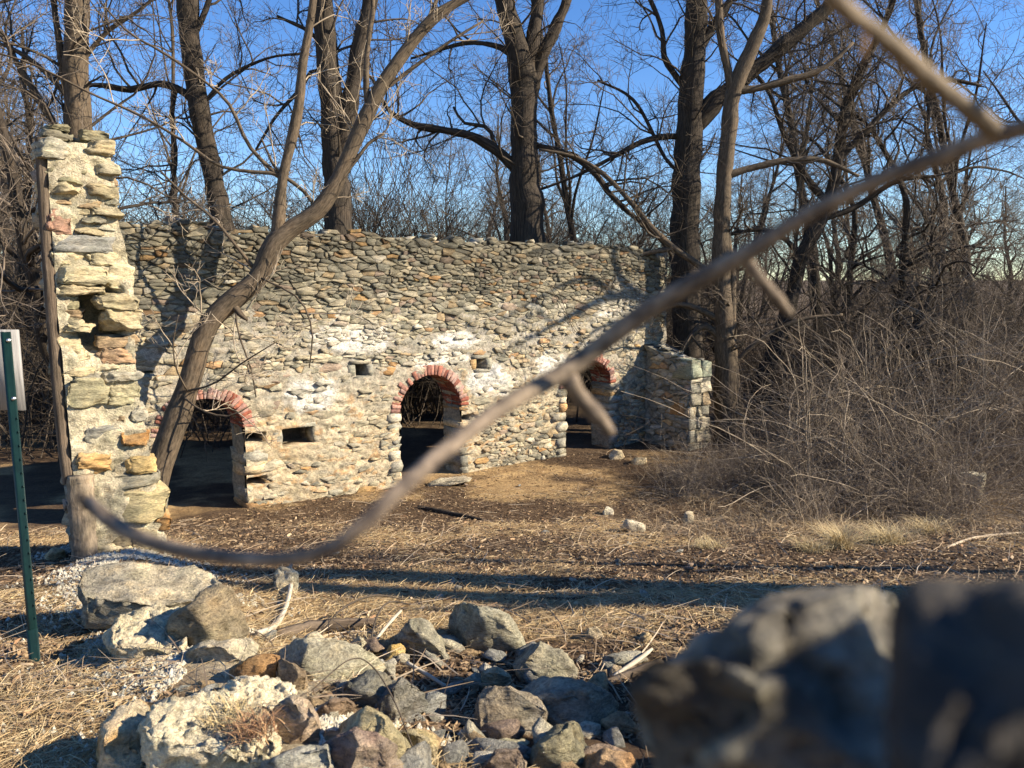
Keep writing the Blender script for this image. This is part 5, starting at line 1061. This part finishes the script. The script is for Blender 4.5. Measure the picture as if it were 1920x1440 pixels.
stick('dead_branch', 'straight pale stick lying across the rubble in the middle', 'branch', [(764, 1262, 9, .05), (800, 1280, 9, .04), (834, 1298, 8, .03)], M_DEAD)
stick('dead_branch', 'thin leaning stick beside the yellow stone', 'branch', [(702, 1212, 7, .02), (726, 1192, 7, .06), (752, 1174, 6, .1)], M_DEAD)
stick('fallen_branch', 'grey fallen stick in the wide shadow band on the yard', 'branch', [(1040, 1112, 6), (1090, 1106, 7), (1140, 1104, 6)], M_PALE)
stick('fallen_branch', 'thin dark stick below the shadow band on the yard', 'branch', [(1020, 1122, 5), (1060, 1124, 5), (1100, 1120, 4)], M_BARK)
stick('fallen_branch', 'curved pale bramble cane lying at the right edge of the yard', 'branch', [(1770, 1030, 5), (1820, 1012, 6), (1870, 1004, 5), (1925, 1000, 4)], M_TWIG2)
# arching thin canes around the rubble
for i, (pts, lab) in enumerate([([(600, 1195, 4), (640, 1178, 4, .12), (700, 1160, 4, .16), (760, 1150, 3, .1)], 'thin arching cane over the half buried log'), ([(690, 1232, 4), (706, 1190, 4, .1), (730, 1168, 4, .14), (770, 1160, 3, .1)], 'thin brown cane leaning over the yellow stone'),
        ([(590, 1440, 3, .3), (660, 1388, 3, .34), (700, 1376, 3, .3), (740, 1400, 3, .2), (775, 1450, 3, .1)], 'fine tendril curling over the yellowish boulder'), ([(470, 1380, 5, .14), (510, 1398, 5, .14), (545, 1420, 4, .1)], 'dark twig lying across the straw on the mortar')]):
    stick('cane', lab, 'cane', pts, M_TWIG, 5)

# ================================================================== NEAR CANE (out of focus, across the picture)
cane = thing('bramble_cane', 'blurred bare cane sweeping across the view from lower left to upper right', 'branch', at(1920, 240, .42))
CO = at(1920, 240, .42)
def near_tube(name, pts, k=70, sides=10, mt=M_CANE, knob=.17, seed=0):
    pl = np.array([[*at(u, v, Y), w_ / 2 / FPX * Y] for u, v, w_, Y in pts]); q_ = spline(pl, k); P, R = q_[:, :3], q_[:, 3]
    R = R * (1 + knob * vnoise(np.stack([np.linspace(0, 14, k)] * 3, -1) + seed, 4)); V, F, T_ = tubes(P[None], R[None], sides)
    m_ = MB(); m_.add(V - CO, [F, np.array([list(range(sides))[::-1]]), np.array([list(range((k - 1) * sides, k * sides))])], T_); link(name, m_.mesh(name, mt, True), cane)
near_tube('stem', [(168, 938, 17.8, 0.52), (180, 955, 26.6, 0.515), (225, 990, 29.6, 0.5), (300, 1022, 29.6, 0.475), (400, 1042, 29.6, 0.445), (500, 1050, 29.6, 0.415), (590, 1040, 31.1, 0.39), (650, 1012, 32.6, 0.38), (700, 966, 34, 0.385), (760, 908, 34, 0.405), (850, 832, 34, 0.445), (950, 758, 34, 0.49), (1040, 708, 35.5, 0.525), (1100, 668, 37, 0.54), (1190, 598, 37, 0.53), (1290, 536, 35.5, 0.51), (1400, 476, 35.5, 0.485), (1500, 412, 34, 0.465), (1640, 340, 32.6, 0.435), (1780, 288, 34, 0.405), (1870, 252, 34, 0.39), (1930, 236, 34, 0.38), (2100, 150, 34, 0.36), (2350, -150, 35.5, 0.38), (2900, -500, 37, .55), (3300, 500, 37, .7), (3300, 2300, 40, .8)], 150)
near_tube('side_shoot', [(1062, 706, 37, 0.53), (1085, 742, 34, 0.54), (1120, 780, 32.6, 0.55), (1146, 812, 19.2, 0.56)], 16, seed=5)
near_tube('side_shoot', [(1392, 482, 26.6, 0.487), (1430, 530, 25.2, 0.495), (1462, 566, 23.7, 0.505), (1482, 590, 11.8, 0.51)], 16, seed=9)
near_tube('side_shoot', [(1872, 252, 32.6, 0.39), (1820, 208, 34, 0.375), (1740, 146, 34, 0.355), (1650, 66, 32.6, 0.33), (1590, 22, 31.1, 0.315), (1540, -30, 29.6, 0.305), (1440, -140, 25.2, 0.29)], 40, mt=M_PALE, seed=12)
near_tube('bud', [(1622, 62, 7.4, 0.32), (1620, 82, 11.8, 0.32), (1617, 100, 8.88, 0.32), (1614, 112, 2.96, 0.32)], 10, mt=M_BUD)
near_tube('bud', [(180, 958, 22.2, 0.515), (165, 945, 25.2, 0.52), (152, 930, 14.8, 0.525)], 10, mt=M_BARK2)
